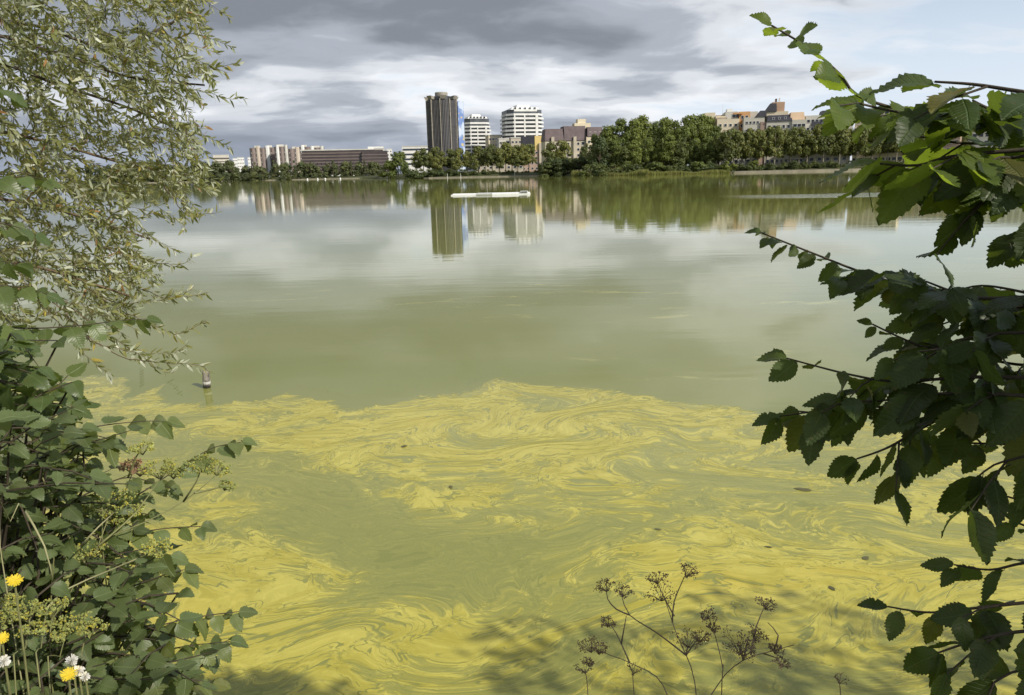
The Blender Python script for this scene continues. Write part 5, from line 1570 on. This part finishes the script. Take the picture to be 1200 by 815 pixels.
# ------------------------------------------------------------------ flowering weeds
stalk_g = surf('green_stalk', (0.20, 0.20, 0.075), .7, .3, 30)
stalk_b = surf('dry_brown_stalk', (0.24, 0.175, 0.105), .85, .45, 40)
yel_f = leaf_mat('yellow_green_floret', (0.30, 0.33, 0.11), (0.28, 0.30, .11), .25, .6, .6, (0.50, .44, .07), .2)
seed_b = leaf_mat('dry_brown_seed', (0.23, 0.160, 0.095), (0.2, 0.08, .05), .1, .8, .7, (0.22, .15, .09), .2)
red_f = leaf_mat('faded_russet_floret', (0.32, 0.20, 0.12), (0.3, 0.2, .12), .2, .7, .5)
white_f = leaf_mat('white_seed_fluff', (0.72, 0.70, 0.66), (0.7, .68, .64), .3, .9, .2)
gold_f = leaf_mat('golden_petal', (0.80, 0.58, 0.02), (0.7, .52, .03), .3, .6, .2)

def grain(b, p, s, q):
    """one small seed or bud: an octahedron"""
    k = len(b.v)
    d_ = Vector((q.gauss(0, 1), q.gauss(0, 1), q.gauss(0, 1))).normalized()
    a = d_.orthogonal().normalized(); c_ = d_.cross(a)
    b.v += [tuple(p + d_ * s * 1.3), tuple(p + a * s * .7), tuple(p + c_ * s * .7), tuple(p - a * s * .7), tuple(p - c_ * s * .7), tuple(p - d_ * s * 1.3)]
    b.f += [(k, k + 1, k + 2), (k, k + 2, k + 3), (k, k + 3, k + 4), (k, k + 4, k + 1), (k + 5, k + 2, k + 1), (k + 5, k + 3, k + 2), (k + 5, k + 4, k + 3), (k + 5, k + 1, k + 4)]

def umbel(parent, p, d_, w, stalk, fl, q, rays=12, dens=9, dome=.35, gs=.0022):
    """rays fanning from p, each ending in a cluster of florets; w = half width"""
    st, g = MB(), MB()
    d_ = d_.normalized()
    a = d_.orthogonal().normalized(); c_ = d_.cross(a)
    for k in range(rays):
        an = 6.283 * k / rays + q.uniform(-.3, .3)
        rr = w * math.sqrt(q.uniform(.08, 1))
        e_ = p + (a * math.cos(an) + c_ * math.sin(an)) * rr + d_ * (w * .75 + dome * (w - rr) * .6 + q.uniform(-.05, .1) * w)
        st.tube([p, p.lerp(e_, .55) + d_ * w * .10, e_], [.0010, .0008, .0006], 4, cap=False)
        for m_ in range(dens):
            off = Vector((q.gauss(0, 1), q.gauss(0, 1), q.gauss(0, .7))) * w * .15
            grain(g, e_ + off, gs * q.uniform(.7, 1.4), q)
    u = st.build('umbel', stalk, parent)
    g.build('floret_cluster', fl, u)['kind'] = 'stuff'
    return u

def weed(name, label, r, stems, umbels, stalk, fl, seed, cat='plant', gs=.0022, dens=10, rays=13, rs=.0026):
    """stems: pixel polylines; umbels: (px, py, half width in px, lean)"""
    q = random.Random(seed)
    W = empty(name, (0, 0, 0), label, cat)
    for pts in stems:
        P = [at_r(x, y, r + .04 * math.sin(x * .1)) for x, y in pts]
        if pts[0][1] >= 785 or pts is stems[0]:                     # rooted in the bank
            P = [Vector((P[0].x * 1.0, P[0].y - .06, ground_at(P[0].x, P[0].y - .06) - .05))] + P
        path = [p for p, _ in smooth_path(P, .03)]
        n_ = len(path)
        MB().tube(path, [rs * (1 - .6 * i / (n_ - 1)) for i in range(n_)], 6).build('stem', stalk, W, smooth=True)
    for (x, y, w_, lean) in umbels:
        p = at_r(x, y, r + .04 * math.sin(x * .1))
        wm_ = w_ / FPX * r
        umbel(W, p - Vector((0, 0, wm_ * .8)), Vector((lean, q.uniform(-.25, .1), 1)), wm_, stalk, fl, q, rays, dens, gs=gs)
    return W

weed('dried_hogweed', 'brown dried umbel plant with seed heads rising from the bank', 2.35,
     [[(818, 870), (814, 799), (804, 768), (792, 741), (780, 705), (776, 697)], [(788, 730), (790, 705), (804, 672)], [(804, 768), (770, 742), (738, 721), (729, 700), (726, 692)], [(738, 721), (722, 714), (712, 702), (711, 690)], [(790, 722), (778, 700), (771, 684)],
      [(790, 880), (777, 803), (738, 777), (715, 768), (697, 760)], [(738, 777), (722, 742), (713, 730)], [(728, 755), (734, 722)], [(804, 768), (806, 756)], [(804, 768), (818, 748)]],
     [(775, 692, 17, 0), (804, 668, 12, .3), (771, 677, 11, -.2), (711, 685, 12, -.4), (730, 692, 10, 0), (807, 748, 15, 0), (693, 754, 15, -.2), (712, 728, 9, 0), (702, 760, 10, 0), (820, 745, 10, .2)], stalk_b, seed_b, 21)
weed('dried_hogweed', 'brown dried umbel plant with one broad dark head and spreading side twigs', 2.3,
     [[(815, 870), (841, 803), (871, 774), (906, 763), (930, 756)], [(871, 774), (866, 758)], [(880, 768), (886, 735), (897, 709)], [(895, 766), (912, 772)], [(846, 800), (847, 783), (837, 741), (829, 720)], [(906, 763), (912, 745), (900, 730)], [(871, 774), (876, 755)]],
     [(868, 752, 20, 0), (884, 742, 13, .2), (897, 707, 10, .1), (915, 776, 8, .2), (829, 719, 9, 0), (835, 735, 7, 0), (908, 760, 8, .2), (872, 760, 12, 0)], stalk_b, seed_b, 22)
weed('dried_seedling', 'short dry sprig with small seed head at the foot of the dried umbels', 2.3, [[(690, 860), (688, 800), (685, 785)]], [(686, 782, 10, -.2), (690, 776, 7, .1)], stalk_b, seed_b, 23, rays=8)
weed('dried_seedling', 'short green-brown sprig with a few pale buds between the dried umbels', 2.3, [[(745, 860), (742, 800), (741, 785)]], [(742, 784, 9, 0)], stalk_b, seed_b, 24, rays=7, dens=5)
weed('dried_seedling', 'tiny dark leafy sprig at the bottom beside the dried umbels', 2.2, [[(985, 870), (985, 812), (983, 797)]], [(984, 795, 8, 0)], stalk_b, seed_b, 25, rays=6, dens=5)

# yellow-green umbels among the elm shrub
weed('wild_parsnip', 'yellow green umbel weed leaning out over the water above the scum', 1.9,
     [[(60, 700), (110, 640), (170, 612), (215, 588), (250, 560), (262, 548)], [(215, 588), (230, 565), (236, 548)], [(228, 578), (255, 572), (262, 566)]],
     [(236, 541, 16, 0), (252, 548, 12, .3), (262, 568, 9, .6)], stalk_g, yel_f, 31, dens=13, gs=.0028)
weed('wild_parsnip', 'yellow green umbel weed with dense heads over the dark elm shrub', 1.85,
     [[(60, 790), (80, 700), (115, 640), (128, 600)], [(80, 700), (50, 740)], [(95, 670), (150, 660), (185, 645)], [(100, 660), (70, 610), (50, 560)], [(115, 640), (160, 600), (188, 560)], [(150, 560), (160, 535), (165, 528)]],
     [(128, 588, 20, 0), (140, 600, 14, .2), (186, 548, 17, 0), (202, 552, 12, .3), (166, 524, 11, 0), (100, 646, 16, 0), (182, 640, 13, .2), (155, 598, 10, 0)], stalk_g, yel_f, 32, dens=13, gs=.0028)
weed('wild_parsnip', 'low yellow green umbel weed massed at the corner of the bank', 1.6,
     [[(20, 830), (30, 760), (35, 725)], [(60, 830), (70, 770), (80, 735)], [(90, 830), (95, 770), (102, 740)], [(0, 830), (0, 770), (2, 730)], [(50, 830), (48, 760), (55, 715)]],
     [(30, 716, 15, 0), (58, 712, 14, 0), (84, 728, 16, 0), (106, 734, 12, .1), (4, 722, 14, 0), (42, 736, 12, 0), (12, 704, 11, 0), (70, 746, 10, 0)], stalk_g, yel_f, 33, dens=11, gs=.0024)
weed('russet_flower', 'faded russet flower cluster among the yellow green umbels', 1.9, [[(120, 640), (145, 580), (155, 555)]], [(152, 545, 11, 0), (163, 552, 8, .2)], stalk_g, red_f, 34, gs=.0026)
weed('dry_stalk', 'pale bare curved grass stalk arching among the dark leaves', 1.7, [[(0, 640), (12, 612), (22, 590)], [(30, 600), (52, 640), (62, 680)], [(56, 712), (80, 690), (130, 668), (160, 655)], [(95, 640), (115, 618), (135, 600)]], [], surf('straw_stalk', (.34, .32, .16), .8), yel_f, 35, rs=.0022)

def daisy(px, py, r, w_, label, seed):
    q = random.Random(seed)
    D_ = empty('hawkweed_flower', (0, 0, 0), label, 'flower')
    p = at_r(px, py, r); s_ = w_ / FPX * r
    d_ = (EYE - p).normalized() * .6 + Vector((.2, 0, .8))
    d_.normalize(); a = d_.orthogonal().normalized(); c_ = d_.cross(a)
    MB().tube([Vector((p.x - .04, p.y - .03, ground_at(p.x - .04, p.y - .03) - .03)), p - Vector((.02, .01, .35)), p - Vector((.01, 0, .15)), p], [.0024, .002, .0018, .0016], 6).build('stem', stalk_g, D_)
    for ring, n_ in ((1.0, 20), (.7, 14), (.4, 9)):
        for k in range(n_):
            an = 6.283 * (k + q.random() * .5) / n_
            o_ = (a * math.cos(an) + c_ * math.sin(an))
            t_ = d_.cross(o_)
            L = s_ * ring * q.uniform(.85, 1.1); w2 = s_ * .10
            h0 = d_ * s_ * .15 * (1.2 - ring)
            v = [p + h0 - t_ * w2 * .5, p + h0 + t_ * w2 * .5, p + h0 + o_ * L + t_ * w2 + d_ * L * .15, p + h0 + o_ * L - t_ * w2 + d_ * L * .15]
            pydata('petal', v, [(0, 1, 2, 3)], gold_f, D_)
    return D_
daisy(17, 681, 1.5, 7, 'yellow many-petalled flower above the corner umbels', 1)
daisy(80, 791, 1.4, 7, 'yellow flower low down beside the white seed fluff', 2)
daisy(2, 748, 1.5, 6, 'small yellow flower half hidden at the corner umbels', 3)
def fluff(px, py, r, w_, label, seed, n=120):
    q = random.Random(seed)
    p = at_r(px, py, r); s_ = w_ / FPX * r
    D_ = empty('seed_head', (0, 0, 0), label, 'seed head')
    MB().tube([Vector((p.x - .03, p.y - .02, ground_at(p.x - .03, p.y - .02) - .03)), p - Vector((.01, 0, .3)), p], [.0022, .0018, .0015], 5).build('stem', stalk_g, D_)
    b = MB()
    for k in range(n):
        u = Vector((q.gauss(0, 1), q.gauss(0, 1), q.gauss(0, 1))).normalized()
        t_ = u.orthogonal().normalized() * s_ * .12
        e_ = p + u * s_ * q.uniform(.7, 1.1)
        k_ = len(b.v)
        b.v += [tuple(p + u * s_ * .1), tuple(e_ + t_), tuple(e_ - t_ + u * s_ * .1)]
        b.f.append((k_, k_ + 1, k_ + 2))
    b.build('fluff', white_f, D_)['kind'] = 'stuff'
fluff(84, 774, 1.4, 5, 'largest white fluffy seed head beside the low yellow flower', 1)
fluff(92, 786, 1.45, 5, 'white fluffy seed head just under the largest one', 2)
fluff(100, 793, 1.4, 4, 'small white fluffy seed head lowest in its clump', 3)
fluff(5, 775, 1.4, 5, 'white fluffy seed head at the corner of the bank', 4)
def berry(px, py, r, label):
    p = at_r(px, py, r)
    D_ = empty('snowberry', (0, 0, 0), label, 'berry')
    b = MB(); b.lathe([(.002, -.007), (.006, -.004), (.0075, 0), (.006, .004), (.002, .007)], 10)
    b.build('fruit', white_f, D_, True, loc=p)
    MB().tube([p + Vector((0, 0, .006)), p + Vector((-.02, .02, .05))], [.001, .001], 4).build('stalk', twig_m, D_)
berry(66, 549, 2.0, 'round white berry between the elm shrub leaves, larger of the pair')
berry(88, 546, 2.2, 'round white berry between the elm shrub leaves, smaller of the pair')

# fallen leaves and a drifting stick on the scum
dead_m = leaf_mat('drowned_leaf', (0.10, 0.095, 0.035), (0.1, .09, .04), .1, .5, .6)
DEAD = [blade_mesh('floating_leaf', 90 + i, 1, .5 + .08 * i, 9, .05, .02, dead_m) for i in range(3)]
for k, (px, py, sz, lab) in enumerate(((951, 576, .13, 'large drowned leaf lying flat on pale streaked scum'), (972, 688, .055, 'small dark leaf afloat on the thick yellow scum below the elm'), (1012, 657, .06, 'folded brown leaf floating in a dark streak of scum'),
        (905, 643, .05, 'ragged little leaf floating above the dried umbels'), (528, 570, .06, 'lone dark leaf on the thin scum in mid drift'), (470, 525, .07, 'dark leaf caught near the outer edge of the scum'), (775, 622, .05, 'dark leaf turning in the scum just above the dried umbels'))):
    p = at_water(px, py)
    o = bpy.data.objects.new('floating_leaf', DEAD[k % 3])
    o.location = (p.x, p.y, .008); o.scale = (sz, sz, sz * .25); o.rotation_euler = (0, 0, k * 2.1 + 1.2)
    link(o); tag(o, lab, 'leaf', 'leaves afloat on the scum')
# leaf litter and rooted grass cover the bank itself
r_ = np.random.default_rng(12)
n = 9000
gx = r_.uniform(-4.5, 5.0, n); gy = r_.uniform(-1.5, 2.9, n)
V, F = [], []
for i in range(n):
    hit = bv.ray_cast(Vector((gx[i], gy[i], 5)), Vector((0, 0, -1)))
    if hit[0] is None or hit[0].z < .02: continue
    z0 = hit[0].z - .01
    a = r_.uniform(0, 6.28); h_ = r_.uniform(.08, .28); w_ = .004; lx, ly = r_.normal(0, .07, 2)
    k = len(V)
    V += [(gx[i] - w_ * math.cos(a), gy[i] - w_ * math.sin(a), z0), (gx[i] + w_ * math.cos(a), gy[i] + w_ * math.sin(a), z0), (gx[i] + lx * .4, gy[i] + ly * .4, z0 + h_ * .65), (gx[i] + lx, gy[i] + ly, z0 + h_)]
    F += [(k, k + 1, k + 2), (k + 1, k + 3, k + 2)]
o = pydata('bank_grass', V, F, reed)
tag(o, 'short rough grass growing on the near bank', 'grass', kind='stuff')
